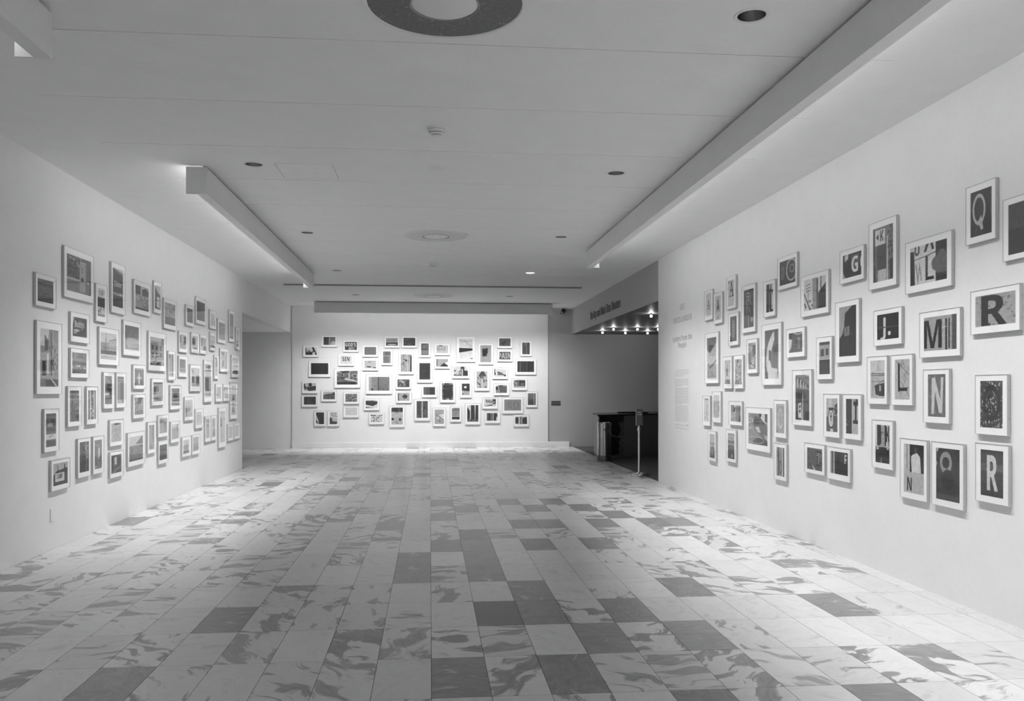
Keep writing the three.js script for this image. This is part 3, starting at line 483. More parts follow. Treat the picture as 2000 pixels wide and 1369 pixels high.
B2|1322 1162 1320 1525|1345 1188 1290 1502|two black blocks split by white|n165;r 0 .1 .28 .8 60;r .3 0 .05 1 190;r .4 0 .12 1 110;p 55 .6 .2 .95 .05 1 .95 .6 .95;r .52 0 .06 1 150
R1|105 340 735 218|125 375 672 193|a thin serif A on white|n185;T 60 .42 .8 .5 .5 A
R1|230 370 777 345|245 410 728 325|bold black A over small letters|n175;t 55 .5 .75 .5 .4 A;t 110 .12 .8 .5 .9 OMIZ
R1|400 155 583 525|420 200 540 500|one bold serif A, highest of three|n182;T 50 .62 .75 .55 .35 A;r .0 .0 .2 .12 120
R1|605 275 900 785|630 330 832 762|a pale outlined B on black|n85;o 165 .03 .5 .75 .45 .35 B;r .45 .65 .07 .35 140;e 150 .8 .8 .12 .06;s 60 8 .1 .4 .3 .4 .3
R1|895 215 690 1050|930 250 622 1028|a black script t beside black strip|n182;r 0 0 .42 1 60;T 48 1.1 .7 .62 .5 t;s 120 8 .06 .7 .2 .3 .6
R1|427 635 1068 560|447 680 1010 535|a tall outlined B on grey|n90;o 160 .04 .62 .6 .5 .5 B;r 0 .7 .25 .3 50;r 0 .65 .15 .1 165
R1|112 905 1567 293|138 965 1500 263|angled dark and white planes|n165;p 80 0 0 1 0 .95 .15 .4 .35 .3 .38 0 .3;p 60 .15 .12 .45 .15 .35 .3 .2 .35;l 55 .03 .3 .75 1 .55;r 0 .92 1 .04 150;s 130 14 .06 0 .6 1 .35
R1|355 1210 1634 475|370 1260 1575 450|a small pale tower on black line|n175;l 90 .05 .5 .2 .35 .75;p 120 .2 .8 .8 .8 .9 .95 .1 .95;r .3 .35 .3 .3 110;r 0 .96 1 .02 50
R1|495 1195 1634 622|513 1248 1580 602|small curved pale and black fragments|n130;E 165 .03 .6 .1 .5 .08;s 55 24 .08 0 .2 1 .8;s 175 18 .08 0 .2 1 .8;p 60 .3 0 .6 0 .2 .3
R1|670 980 1434 812|692 1030 1380 790|tangled lines with pale blossoms|n130;s 170 16 .1 .1 .0 .8 .3;r .6 .1 .35 .35 60;p 175 .3 .9 .5 .5 .75 .6 .65 .95;l 55 .03 .2 .75 .9 .9;s 55 14 .08 0 .2 1 .7
R1|872 790 1589 1133|910 865 1505 1092|a large feathery white C on grey|n95;p 185 .55 .08 .68 .05 .7 .2 .5 .4 .35 .6 .5 .75 .75 1 .3 1 .1 .7 .15 .4 .3 .25;r .6 .35 .2 .12 60;l 165 .015 .5 .35 .5 .8;r .3 .42 .15 .2 60;p 185 .25 .75 .9 .8 .95 1 .25 1;p 70 0 .88 .2 .85 .25 1 0 1
R3|160 928 1182 325|182 965 1138 302|an outlined D on dark cloth|n95;p 185 0 .3 .25 .35 .18 .75 0 .95;r 0 0 .25 .3 70;E 175 .05 .7 .0 .3 .1;o 180 .03 .5 .7 .75 .55 D;l 130 .02 .2 .6 .7 .62
R2|80 360 755 182|97 400 700 165|one faint thin dark post|n182;e 90 .5 .04 .35 .03;l 120 .07 .6 .25 .6 .9;s 165 6 .08 0 .5 .4 .4
R2|207 303 713 325|225 350 660 303|nearly blank grey haze, short bars|n176;r .1 .3 .12 .5 150;l 150 .04 .5 .35 .95 .3;r .8 .45 .15 .25 150
R2|433 430 745 608|457 485 700 588|grey drapes with dark left corner|n135;b 6 110 170 0 0 1 1;s 60 12 .1 0 .0 .4 .4;s 185 10 .08 0 .2 .4 .6;p 60 .85 .7 1 .5 1 1 .8 1
R2|658 510 1070 985|692 590 995 947|a wide car window street view|n125;r .55 0 .45 .3 190;e 50 .62 .05 .06 .08;p 60 .85 0 1 0 1 .3 .85 .25;p 95 .3 .1 .6 .12 1 .4 1 .75 .7 .75 .3 .5;r .28 .2 .3 .13 50;p 180 .35 .45 .55 .42 .65 .6 .5 .6;s 175 20 .05 0 .1 .3 .4;e 50 .65 1 .42 .24;E 165 .02 .4 .85 .4 .1;p 160 .8 .65 1 .7 1 .9
R2|1035 415 912 1197|1062 472 855 1172|pale ghostly C on light grey|n150;E 178 .09 .5 .5 .22 .3;r .7 .4 .3 .25 148;p 120 0 .75 .25 1 0 1;r 0 0 1 .06 165
R2|155 825 1220 258|173 870 1185 242|a grey arch over dim base|n160;E 180 .015 .5 .2 .45 .08;r 0 .35 1 .1 130;p 85 .1 1 .2 .55 .7 .5 1 .6 1 1;r .4 .68 .15 .2 150
R2|395 803 1230 527|417 858 1195 505|a white ring over black base|n90;r 0 0 1 .28 135;E 180 .02 .5 .2 .45 .08;r 0 .4 1 .06 130;r 0 .5 1 .5 65;e 130 .6 .88 .15 .08
R4|58 862 1235 187|82 908 1200 163|a slim black D among upright bands|n135;b 6 80 170 0 0 1 1;r .85 0 .15 1 50;E 45 .05 .5 .68 .12 .2;r .05 .15 .2 .03 60;r .05 .22 .2 .03 60;r .05 .3 .2 .03 60
R3|82 300 585 257|100 333 543 240|round disc and thin D on black|n65;o 150 .03 .5 .7 .2 .5 D;E 165 .07 .75 .45 .3 .42;E 140 .05 .78 .4 .12 .15;e 60 .78 .4 .07 .1
R3|290 463 823 537|317 495 768 513|grey pillar, aerial and utility pole|n185;r .4 0 .2 1 140;r .58 .05 .06 .95 75;r .75 0 .04 .5 70;p 60 .65 .5 1 .2 1 1 .65 1;l 70 .02 .2 .35 .2 .7;l 75 .025 .1 .2 .3 .16;l 75 .025 .1 .3 .3 .26;l 75 .025 .1 .4 .3 .36;l 60 .04 0 .4 .3 1;s 60 10 .06 0 .7 .4 .3
R3|637 240 530 853|663 275 480 828|a round white G on black|n55;p 175 .1 .05 .3 .0 .3 .2 .12 .3;r .45 .1 .4 .6 95;t 198 .66 1 .65 .5 G;e 195 1.02 .45 .1 .25;p 180 0 .7 .15 1 .05 1
R3|598 692 1228 810|630 735 1172 782|big black shadow with small F notice|n70;p 145 0 0 .75 0 .5 .15 .35 .3 .2 .55 0 .65;p 55 .35 .15 .8 .0 1 0 1 .6 .6 .5 .3 .35;p 120 .3 .42 .6 .4 .6 .58 .32 .6;t 75 .14 .7 .46 .5 F
R3|428 1003 1375 568|453 1045 1329 547|pale blocks above black lower half|n95;r 0 .1 1 .42 150;r .15 .22 .3 .22 80;r .6 .22 .25 .2 80;r 0 .55 1 .45 65;r 0 .52 1 .03 170;r 0 0 1 .1 80
R4|247 120 680 445|278 172 628 420|an eave with columns above white post|n110;p 185 .55 0 1 0 1 .05;p 70 0 .03 1 .25 1 .3 0 .15;r .12 .08 .08 .2 180;r .35 .12 .07 .17 180;r .55 .17 .06 .14 180;r .72 .21 .05 .1 180;p 65 .0 .3 1 .35 1 1 0 1;r .35 .4 .1 .35 60;p 165 .5 .45 .55 .35 .55 1 .45 1;p 185 .2 .65 .4 .6 .45 .95 .2 .95;e 60 .32 .7 .06 .04;e 60 .32 .8 .06 .04;r .56 .35 .44 .65 80
R4|567 362 800 733|595 410 748 710|a black H on white shield|n160;s 60 30 .07 .6 .15 .4 .5;p 95 0 .55 1 .5 1 1 0 1;p 185 .2 .35 .6 .35 .6 .85 .4 .88 .2 .8;E 60 .05 .42 .6 .25 .27;t 50 .28 .55 .42 .55 H;r .2 .28 .45 .06 60;r .2 0 .3 .28 175;r .35 .9 .25 .1 180
R4|767 365 822 955|797 415 770 922|a tall slab I beside black half|n165;r 0 0 .5 1 65;r .48 0 .04 1 190;r .72 .15 .14 .5 60;r .6 .08 .38 .12 60;r .58 .6 .38 .1 60;s 60 10 .06 .6 .0 .4 .1;s 150 8 .06 0 .6 .3 .4
R4|372 860 1165 580|398 912 1132 553|a dark I among reflections|n95;s 65 20 .09 0 0 1 1;r .66 .12 .12 .65 55;r .6 .1 .22 .1 60;r .6 .7 .22 .1 60;r .72 .2 .05 .5 150;p 175 .32 .75 .55 .95 .45 1;s 165 8 .06 .6 0 .4 .4
R4|603 898 1228 842|637 948 1175 817|a white F over black rooftops|n75;b 4 60 160 0 0 .18 1;r .18 0 .06 1 175;t 198 .42 .75 .85 .3 F;p 50 .3 .4 .45 .2 .55 .45 1 .5 1 1 .3 1
R5|103 428 930 315|135 465 872 287|a K arrow sign above dark street|n110;r .1 .05 .5 .28 190;t 50 .2 .8 .43 .17 K;p 50 .15 .18 .28 .12 .28 .24;r .2 .33 .45 .45 80;s 65 6 .08 .25 .4 .3 .2;r .68 .2 .05 .8 185;s 60 30 .05 .75 0 .25 .8;r .25 .78 .4 .22 170;p 70 0 .65 .12 .7 .15 1 0 1;p 60 .8 .65 1 .6 1 .95 .85 1;b 3 45 100 0 0 .1 .6
R5|382 570 960 737|418 610 897 698|jumbled black letters and grey heart|n185;r .7 0 .3 1 55;p 55 0 .1 .12 .12 .14 1 0 1;t 60 .36 .8 .2 .08 U;p 55 .38 .2 .45 .0 .52 0 .45 .2;p 60 .56 0 .62 0 .66 .18 .6 .18;r .43 .3 .06 .62 55;r .43 .84 .22 .08 55;l 60 .02 .1 .35 .5 .3 1 .2;e 100 .72 .55 .13 .18;e 100 .85 .45 .13 .22;p 100 .62 .62 .97 .5 .97 .8 .75 .8;l 110 .02 .17 .45 .22 .9 .27 .5 .32 .9
R5|843 148 588 1073|878 187 528 1040|a large pale Q on black|n55;E 165 .08 .4 .42 .26 .3;p 165 .35 .68 .5 .55 .6 .85 .5 .88;l 100 .02 .2 .95 .35 .75;r .93 .1 .05 .5 95
R5|1127 240 712 1345|1166 278 660 1305|plain dark grey, beside the Q print|n80;r 0 .5 1 .5 65
R5|140 1085 1355 355|165 1118 1308 330|a white J. on black|n50;t 188 .72 1.15 .45 .5 J.;r 0 .5 1 .05 85
R5|490 1100 1445 802|522 1140 1393 772|a big black M beside grey boards|n150;t 55 .85 1.05 .28 .52 M;r .58 0 .06 1 160;r .66 .1 .05 .9 60;r .75 .1 .04 .85 70;r .85 0 .15 1 90;l 185 .015 .55 .35 .75 .33
R5|880 938 1268 1258|915 978 1210 1222|a huge black R on worn wall|n150;s 110 20 .06 0 0 1 1;t 58 .98 1.7 .42 .52 R;e 75 .35 .95 .04 .05
R6|90 105 463 243|115 138 422 222|an outlined K above girders|n165;r 0 0 1 .33 180;o 150 .02 .25 .8 .55 .15 K;l 65 .015 0 .33 1 .36;l 65 .015 0 .38 1 .4;l 90 .01 0 .55 1 .55;l 70 .012 .2 .7 1 .5;l 80 .01 .15 .3 .15 .95;p 75 .3 .65 1 .58 1 .98 .35 .88;r .6 .65 .15 .15 150;r 0 .93 1 .07 170
R6|272 92 472 437|300 128 430 413|a black L on netting|n165;r .22 .1 .12 .7 55;r .22 .7 .6 .08 55;l 95 .02 .1 .05 1 .4;l 110 .02 .3 .5 1 .95;l 115 .02 .9 .2 .4 .9;s 130 24 .05 .3 0 .7 1
R6|518 202 605 718|553 240 560 687|a chunky white N on rough grey|n110;s 135 40 .04 0 0 1 1;p 180 .22 .1 .4 .08 .7 .6 .72 .08 .87 .08 .8 .9 .62 .9 .4 .4 .35 .92 .2 .93
R6|915 243 692 1163|952 290 642 1123|a black O on white speckles|n70;s 165 130 .04 0 0 1 1;E 58 .12 .5 .47 .32 .32
R6|127 582 945 287|152 622 908 260|black strips with K above black base|n170;b 8 50 190 0 0 1 .55;r .28 0 .12 .5 55;r .4 .05 .25 .65 150;s 60 30 .04 .4 .05 .25 .65;t 50 .4 .6 .85 .25 K;r 0 .58 1 .14 55;e 160 .15 .62 .1 .04;e 150 .85 .6 .08 .04;r 0 .72 1 .28 50;r .35 .85 .1 .15 110
R6|342 722 1172 548|370 767 1133 522|white coat shape above black N|n170;r .3 0 .7 .57 55;b 4 110 180 0 0 .25 .5;p 185 .35 .25 .5 .2 .65 .17 .8 .25 .85 .6 .4 .6;e 90 .58 .12 .06 .06;r .3 0 .06 .55 50;r 0 .57 1 .43 165;t 60 .28 .75 .28 .82 N
R6|583 747 1228 827|615 797 1187 795|tilted pale O on black|n72;E 140 .1 .42 .28 .2 .16;e 60 .5 .6 .25 .2;p 165 0 0 .15 0 .05 .1;r 0 .88 1 .12 88;p 150 0 .25 .08 .3 0 .4
R6|917 757 1200 1172|955 810 1158 1128|a tall pale R on dark ground|n75;r 0 0 1 .06 60;r 0 .3 1 .15 95;t 182 .78 .62 .48 .5 R`.trim().split('\n').map((l) => l.split('|'));

// all prints share one picture sheet
const COLS = 16, CW = 128, CH = 157, SHEET = 2048;
const sheet = document.createElement('canvas'); sheet.width = SHEET; sheet.height = SHEET;
const ctx = sheet.getContext('2d');
ctx.fillStyle = '#888'; ctx.fillRect(0, 0, SHEET, SHEET);
const shade = (v) => { const k = Math.max(0, Math.min(255, Math.round(v * 1.3 - 32))); return `rgb(${k},${k},${k})`; };
function drawPrint(k, aspect, ops) {   // aspect = width / height of the print
  const X = (k % COLS) * CW, Y = Math.floor(k / COLS) * CH;
  reseed(k + 300);
  ctx.save(); ctx.beginPath(); ctx.rect(X, Y, CW, CH); ctx.clip(); ctx.translate(X, Y); ctx.scale(CW, CH);
  const fill = (v) => { ctx.fillStyle = shade(v); }, stretch = 1 / aspect;   // one unit of height, in units of width
  for (const op of ops.split(';')) {
    const f = op.trim().split(/\s+/), c = f[0], a = f.slice(1).map(Number);
    if (c[0] === 'n') {
      const v = Number(c.slice(1)); fill(v); ctx.fillRect(0, 0, 1, 1);
      for (let i = 0; i < 26; i++) { fill(v + (rnd() - 0.5) * 12); ctx.globalAlpha = 0.5; ctx.beginPath(); ctx.ellipse(rnd(), rnd(), 0.05 + 0.15 * rnd(), 0.04 + 0.1 * rnd(), rnd() * 3, 0, 7); ctx.fill(); } ctx.globalAlpha = 1;
    } else if (c === 'r') { fill(a[4]); ctx.fillRect(a[0], a[1], a[2], a[3]); }
    else if (c === 'p') { fill(a[0]); ctx.beginPath(); for (let i = 1; i < a.length; i += 2) ctx.lineTo(a[i], a[i + 1]); ctx.fill(); }
    else if (c === 'l') { ctx.strokeStyle = shade(a[0]); ctx.lineWidth = a[1]; ctx.beginPath(); for (let i = 2; i < a.length; i += 2) ctx.lineTo(a[i], a[i + 1]); ctx.stroke(); }
    else if (c === 'e') { fill(a[0]); ctx.beginPath(); ctx.ellipse(a[1], a[2], a[3], a[4], 0, 0, 7); ctx.fill(); }
    else if (c === 'E') { ctx.strokeStyle = shade(a[0]); ctx.lineWidth = a[1]; ctx.beginPath(); ctx.ellipse(a[2], a[3], a[4], a[5], 0, 0, 7); ctx.stroke(); }
    else if (c === 's') { const [v, n, size, x, y, w, h] = a; for (let i = 0; i < n; i++) { fill(v + (rnd() - 0.5) * 30); const q = size * (0.4 + rnd()); ctx.beginPath(); const px = x + rnd() * w, py = y + rnd() * h; for (let j = 0; j < 5; j++) { const t = j * 1.257 + rnd(); ctx.lineTo(px + Math.cos(t) * q * 0.6 * (0.5 + rnd()), py + Math.sin(t) * q * 0.6 * (0.5 + rnd())); } ctx.fill(); } }
    else if (c === 'b') { const [n, v0, v1, x, y, w, h] = a; for (let i = 0; i < n; i++) { fill(v0 + (v1 - v0) * rnd()); ctx.fillRect(x + w * i / n, y, w / n + 0.004, h); } }
    else if (c === 'w') { const [v, nx, ny, x, y, w, h] = a; fill(v); for (let i = 0; i < nx; i++) for (let j = 0; j < ny; j++) ctx.fillRect(x + w * (i + 0.2) / nx, y + h * (j + 0.15) / ny, w * 0.55 / nx, h * 0.65 / ny); }
    else if ('tTo'.includes(c)) {
      const o = c === 'o' ? 1 : 0, v = a[0], lw = a[1], [s, wf, x, y] = a.slice(1 + o), text = op.trim().split(/\s+/).slice(6 + o).join(' ');
      ctx.save(); ctx.translate(x, y); ctx.scale(wf * stretch / 100, 1 / 100); ctx.font = `bold ${s * 135}px ${c === 'T' ? 'serif' : 'sans-serif'}`; ctx.textAlign = 'center'; ctx.textBaseline = 'middle';
      if (o) { ctx.strokeStyle = shade(v); ctx.lineWidth = lw * 100; ctx.strokeText(text, 0, 0); } else { fill(v); ctx.fillText(text, 0, 0); }
      ctx.restore();
    }
  }
  ctx.restore();
}
const frameData = PRINTS.map(([zone, f, p, desc, ops]) => {
  const Z = ZONE[zone], face = f.split(' ').map(Number), inner = p.split(' ').map(Number), side = zone[0];
  const px = (v) => Z[0] + v / Z[2], py = (v) => Z[1] + v / Z[2];
  const D = 0.027;
  const at = side === 'L' ? (x, y) => onX(x, y, XL + D) : side === 'R' ? (x, y) => onX(x, y, XR - D) : (x, y) => onZ(x, y, ZB + D);
  const s = (q) => (side === 'L' ? -q[2] : side === 'R' ? q[2] : q[0]);         // metres along the wall, to the right
  const rect = (q) => { const a = at(px(q[0]), py(q[1])), b = at(px(q[0]), py(q[2])), c = at(px(q[3]), py(q[1])); return { u0: s(a), u1: s(c), y0: b[1], y1: a[1] }; };
  return { side, desc, ops, o: rect(face), i: rect(inner), D };
});
frameData.forEach((d, k) => drawPrint(k, (d.i.u1 - d.i.u0) / (d.i.y1 - d.i.y0), d.ops));
{ // photographic texture: ragged edges, mottling and grain
  const img = ctx.getImageData(0, 0, SHEET, SHEET), q = img.data, src = new Uint8Array(SHEET * SHEET); reseed(77);
  for (let i = 0; i < src.length; i++) src[i] = q[4 * i];
  const rows = Math.ceil(frameData.length / COLS) * CH;
  for (let y = 0; y < rows; y++) for (let x = 0; x < SHEET; x++) {
    const cx = x - x % CW, cy = y - y % CH, n1 = nz(x / 7, y / 7), n2 = nz(x / 2.6 + 50, y / 2.6), n3 = nz(x / 26 + 9, y / 26);
    const sx = Math.max(cx, Math.min(cx + CW - 1, Math.round(x + 0.9 * n1 + 0.5 * n2))), sy = Math.max(cy, Math.min(cy + CH - 1, Math.round(y + 0.9 * nz(x / 7 + 90, y / 7) + 0.5 * nz(x / 2.6, y / 2.6 + 70))));
    const v = src[sy * SHEET + sx], m = v + (9 + 0.05 * v) * (0.5 * n1 + 0.55 * n2 + 0.5 * n3) + (rnd() - 0.5) * 16, o = 4 * (y * SHEET + x);
    q[o] = q[o + 1] = q[o + 2] = Math.max(26, Math.min(235, m));
  }
  ctx.putImageData(img, 0, 0);
}
const sheetTex = new THREE.CanvasTexture(sheet); sheetTex.colorSpace = THREE.SRGBColorSpace; sheetTex.magFilter = THREE.LinearFilter;
M.print = new THREE.MeshStandardMaterial({ map: sheetTex, roughness: 0.5 });
const WALLS = { L: ['on the wall facing the title', Math.PI / 2, 'framed photographs on the wall facing the title'], B: ['on the end wall', 0, 'framed photographs on the end wall'], R: ['on the title wall', -Math.PI / 2, 'framed photographs on the title wall'] };
const rectShape = (x0, x1, y0, y1) => new THREE.Shape([[x0, y0], [x1, y0], [x1, y1], [x0, y1]].map((p) => new THREE.Vector2(...p)));
const rectHole = (x0, x1, y0, y1) => new THREE.Path([[x0, y0], [x0, y1], [x1, y1], [x1, y0]].map((p) => new THREE.Vector2(...p)));
frameData.forEach(({ side, desc, o, i, D }, k) => {
  const [where, turn, group] = WALLS[side], um = (o.u0 + o.u1) / 2, w = (o.u1 - o.u0) / 2, h = o.y1 - o.y0;
  const base = side === 'L' ? [XL, o.y0, -um] : side === 'R' ? [XR, o.y0, um] : [um, o.y0, ZB];
  const g = thing('framed_photograph', `framed print of ${desc} ${where}`, 'framed photograph', base, turn, group);
  const rim = 0.0035, x0 = i.u0 - um, x1 = i.u1 - um, y0 = i.y0 - o.y0, y1 = i.y1 - o.y0;
  const outer = rectShape(-w, w, 0, h); outer.holes.push(rectHole(-w + rim, w - rim, rim, h - rim));
  part('frame', new THREE.ExtrudeGeometry(outer, { depth: D - 0.004, bevelEnabled: false }).translate(0, 0, 0.004), M.frame, g);
  const m = rectShape(-w + rim, w - rim, rim, h - rim); m.holes.push(rectHole(x0, x1, y0, y1));
  part('mat', new THREE.ExtrudeGeometry(m, { depth: 0.002, bevelEnabled: false }).translate(0, 0, D - 0.0058), M.mat, g);
  const pr = new THREE.PlaneGeometry(x1 - x0, y1 - y0).translate((x0 + x1) / 2, (y0 + y1) / 2, D - 0.0056);
  const uv = pr.attributes.uv, cx = (k % COLS) * CW, cy = Math.floor(k / COLS) * CH;
  for (let j = 0; j < 4; j++) uv.setXY(j, (cx + 1.5 + uv.getX(j) * (CW - 3)) / SHEET, 1 - (cy + 1.5 + (1 - uv.getY(j)) * (CH - 3)) / SHEET);
  part('print', pr, M.print, g, desc);
  part('glazing', new THREE.PlaneGeometry(2 * (w - rim), h - 2 * rim).translate(0, h / 2, D - 0.0015), M.glazing, g);
  part('backing', boxAt(-w + 0.012, w - 0.012, 0.012, h - 0.012, 0, D - 0.0062), M.backing, g);
  if (side === 'R' && -um < 9.5) {
    const sc = (x, y, ax) => { const c = new THREE.CylinderGeometry(0.0028, 0.0028, 0.002, 8); if (ax) c.rotateZ(Math.PI / 2); return c.translate(x, y, D * 0.5); };
    part('screw', sc(w + 0.0006, h * 0.28, 1), M.screw, g); part('screw', sc(w + 0.0006, h * 0.74, 1), M.screw, g); part('screw', sc(0, -0.0006, 0), M.screw, g);
  }
});

// ---------------------------------------------------------------- small fittings on the walls
{
  const sw = thing('light_switch', 'dark five-toggle switch plate beside the display panel', 'switch plate', [3.488, 1.151, ZWALL]);
  part('plate', new RoundedBoxGeometry(0.259, 0.122, 0.01, 2, 0.004).translate(0, 0.061, 0.005), std(0.07, 0.4), sw);
  for (let i = 0; i < 5; i++) part('toggle', new THREE.BoxGeometry(0.011, 0.024, 0.018).translate(-0.092 + i * 0.046, 0.061, 0.015), M.track, sw);
  const a = onX(97.6, 1019, XL), b = onX(103, 992, XL);
  const ou = thing('wall_outlet', 'white outlet cover low on the wall facing the title', 'outlet', [XL, a[1], (a[2] + b[2]) / 2], Math.PI / 2);
  const ow = Math.abs(a[2] - b[2]), oh = 0.13;
  part('cover', new RoundedBoxGeometry(ow, oh, 0.008, 2, 0.003).translate(0, oh / 2, 0.004), M.wall, ou);
  for (const y of [0.3, 0.7]) part('socket', new RoundedBoxGeometry(ow * 0.45, 0.03, 0.004, 2, 0.0015).translate(0, oh * y, 0.008), M.offWhite, ou);
  const cam = thing('security_camera', 'small dark ceiling camera with pale lens hood by the lobby corner', 'security camera', [3.63, 3.72, ZWALL]);
  part('wall_plate', new THREE.CylinderGeometry(0.05, 0.05, 0.02, 20).rotateX(Math.PI / 2).translate(0.03, 0.03, 0.01), M.mid, cam);
  part('bracket', new THREE.CylinderGeometry(0.016, 0.016, 0.12, 12).rotateX(Math.PI / 2).translate(0.03, 0.03, 0.07), M.dark, cam);
  const dir = new THREE.Vector3(-0.55, -0.55, 0.6).normalize(), q = new THREE.Quaternion().setFromUnitVectors(new THREE.Vector3(0, 1, 0), dir);
  const put = (g, t) => g.applyQuaternion(q).translate(0.03 + dir.x * t, 0.03 + dir.y * t, 0.14 + dir.z * t);
  part('body', put(new THREE.CylinderGeometry(0.055, 0.055, 0.15, 20), 0.0), M.dark, cam);
  part('hood', put(new THREE.CylinderGeometry(0.05, 0.05, 0.03, 20, 1), 0.085), std(0.4, 0.6), cam, 'pale lens hood');
  part('lens', put(new THREE.CylinderGeometry(0.032, 0.032, 0.004, 20), 0.102), M.dark, cam);
}

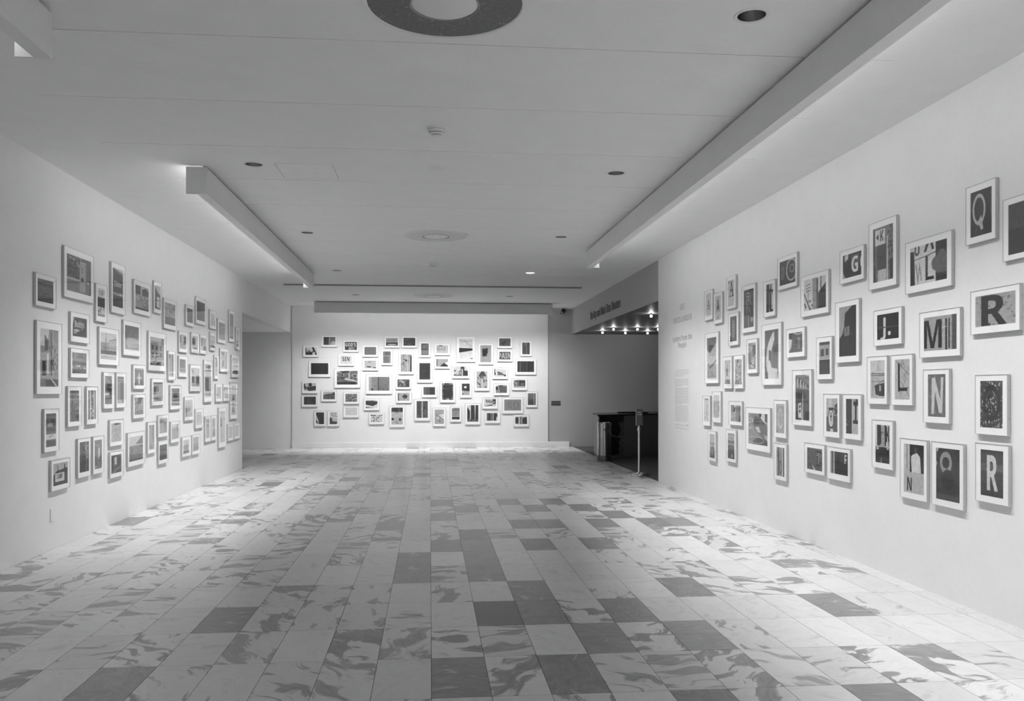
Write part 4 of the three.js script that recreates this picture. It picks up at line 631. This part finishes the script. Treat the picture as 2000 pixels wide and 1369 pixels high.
// ---------------------------------------------------------------- lobby: counter, bulbs, bin, rope and sign post
{
  const top = 1.015, P = [[3.83, -19.12], [6.6, -20.93], [6.6, -22.4], [3.99, -20.5]];
  const c = thing('lobby_counter', 'dark stone reception counter with black top in the lobby', 'counter', [3.83, 0, -19.12]);
  const rel = (p) => [p[0] - 3.83, p[1] + 19.12], Q = P.map(rel);
  const prism = (pts, y0, y1) => { const g = new THREE.ExtrudeGeometry(new THREE.Shape(pts.map((p) => new THREE.Vector2(p[0], -p[1]))), { depth: y1 - y0, bevelEnabled: false }); g.rotateX(-Math.PI / 2); g.translate(0, y0, 0); return metreUV(g); };
  part('plinth', prism(Q.map(([x, z]) => [x * 0.995 + 0.01, z * 0.995 - 0.01]), 0, 0.07), M.mid, c);
  part('body', prism(Q, 0.07, top - 0.035), std(0.3, 0.5), c);
  // two stone slabs facing the hall
  const dx = Q[1][0] - Q[0][0], dz = Q[1][1] - Q[0][1], len = Math.hypot(dx, dz), ang = Math.atan2(-dz, dx);
  reseed(17);
  const slabTex = dataTexture(256, 256, (x, y) => { const e = x / 256 + 0.1 * nz(x / 90, y / 50) + 0.05 * nz(x / 20, y / 14); return (y < 215 && e > 0.82 ? 120 + 25 * nz(x / 9, y / 30) : 34) + 8 * nz(x / 30, y / 18) + 4 * rnd(); });
  const slab = (a, b, mat) => { const g = new THREE.BoxGeometry(b - a, top - 0.115, 0.02); g.translate((a + b) / 2, (top - 0.115) / 2 + 0.075, 0.011); g.rotateY(ang); return part('stone_slab', g, mat, c); };
  slab(0.02, 0.8, std(0.75, 0.3, { map: slabTex })); slab(0.805, 1.9, std(0.2, 0.4)); slab(1.905, len - 0.02, std(0.2, 0.4));
  part('counter_top', prism(Q.map(([x, z], k) => [x + [-0.03, 0.03, 0.03, -0.03][k], z + [0.03, 0.03, -0.03, -0.03][k]]), top - 0.035, top), M.blackStone, c);
  const tray = thing('counter_tray', 'low black oval tray on the lobby counter', 'tray', [4.95, top, -20.45]);
  const tg = ring([[0, 0], [0.36, 0], [0.4, 0.02], [0.4, 0.028], [0.38, 0.03], [0.36, 0.012], [0, 0.01]], 40); tg.scale(1, 1, 0.55);
  part('dish', tg, M.blackStone, tray);

  for (const [x, z, t] of [[4.5, -21.95, 'above the counter end, nearest the end wall'], [4.52, -20.7, 'over the steel bin side of the counter'], [5.12, -22.0, 'between two end wall bulbs'], [5.11, -20.65, 'above the oval counter tray'], [5.73, -22.05, 'deepest beside the end wall'], [4.46, -16.88, 'nearest the sign post'], [5.62, -20.6, 'half hidden behind the title wall edge']]) {
    const b = thing('lobby_bulb', `bare glowing bulb under the lobby ceiling, ${t}`, 'light bulb', [x, LOW, z], 0, 'bare bulbs in the lobby ceiling');
    part('socket', new THREE.CylinderGeometry(0.02, 0.024, 0.025, 16).translate(0, -0.0125, 0), M.dark, b);
    part('glass_bulb', ring([[0.012, -0.02], [0.013, -0.03], [0.026, -0.048], [0.028, -0.06], [0.021, -0.076], [0.001, -0.082]], 20), M.bulb, b, 'glowing bulb');
    const l = new THREE.PointLight(0xffffff, BULB, 0, 2); l.position.set(0, -0.058, 0); l.castShadow = true; b.add(l);
  }

  const bx = 3.87, bz = -18.68;
  const bin = thing('trash_bin', 'tall round polished steel bin at the lobby corner', 'trash bin', [bx, 0, bz]);
  part('base_band', ring([[0, 0], [0.158, 0], [0.162, 0.01], [0.162, 0.13], [0, 0.13]], 40), M.darkSteel, bin);
  part('body', ring([[0, 0.13], [0.156, 0.13], [0.156, 0.66], [0.156, 0.78], [0, 0.78]], 40), M.steel, bin);
  part('lid', ring([[0, 0.78], [0.162, 0.78], [0.162, 0.83], [0.156, 0.858], [0.13, 0.864], [0.12, 0.85], [0, 0.845]], 40), M.steel, bin);
  part('rope_hook', new THREE.TorusGeometry(0.014, 0.004, 8, 16).translate(-0.03, 0.708, 0.165), M.dark, bin);

  const sx = 3.86, sz = -15.47;
  const st = thing('sign_stand', 'chrome post on round base holding small framed notice', 'sign stand', [sx, 0, sz]);
  part('base', ring([[0, 0], [0.195, 0], [0.2, 0.006], [0.2, 0.035], [0.19, 0.042], [0.06, 0.05], [0.03, 0.06], [0, 0.06]], 48), M.chrome, st);
  part('post', new THREE.CylinderGeometry(0.023, 0.023, 0.84, 24).translate(0, 0.46, 0), M.chrome, st);
  part('collar', ring([[0, 0.83], [0.03, 0.83], [0.032, 0.85], [0.03, 0.88], [0.02, 0.9], [0.012, 0.93], [0, 0.93]], 24), M.chrome, st);
  const sign = new THREE.Group(); sign.name = 'notice'; sign.position.set(0.005, 0.925, 0); sign.rotation.y = 0.12; st.add(sign);
  const fr = rectShape(-0.066, 0.066, 0, 0.305); fr.holes.push(rectHole(-0.058, 0.058, 0.01, 0.295));
  part('notice_frame', new THREE.ExtrudeGeometry(fr, { depth: 0.02, bevelEnabled: false }).translate(0, 0, -0.01), M.steel, sign);
  part('notice_board', boxAt(-0.058, 0.058, 0.01, 0.295, -0.006, 0.004), std(0.13, 0.5), sign, 'dark notice board');
  const word = (x0, x1, y) => { const gs = []; reseed(Math.round(y * 1000)); for (let x = x0; x < x1; x += 0.011) gs.push(boxAt(x, x + 0.008, y - 0.006, y + 0.006 + 0.004 * rnd(), 0.004, 0.005)); return plain(gs); };
  part('notice_lettering', plain([word(-0.04, 0.015, 0.245), word(-0.035, 0.035, 0.205)]), M.white, sign, 'two short lines of pale lettering');

  const a = new THREE.Vector3(sx + 0.0, 0.855, sz - 0.036), b = new THREE.Vector3(bx - 0.03, 0.7, bz + 0.18), pts = [];
  for (let i = 0; i <= 24; i++) { const t = i / 24, p = a.clone().lerp(b, t); p.y -= 0.62 * t * (1 - t); pts.push(p); }
  const rp = thing('barrier_rope', 'black rope sagging between sign stand and steel bin', 'rope');
  part('rope', new THREE.TubeGeometry(new THREE.CatmullRomCurve3(pts), 48, 0.0085, 8), M.rope, rp);
}

renderer.render(scene, camera);
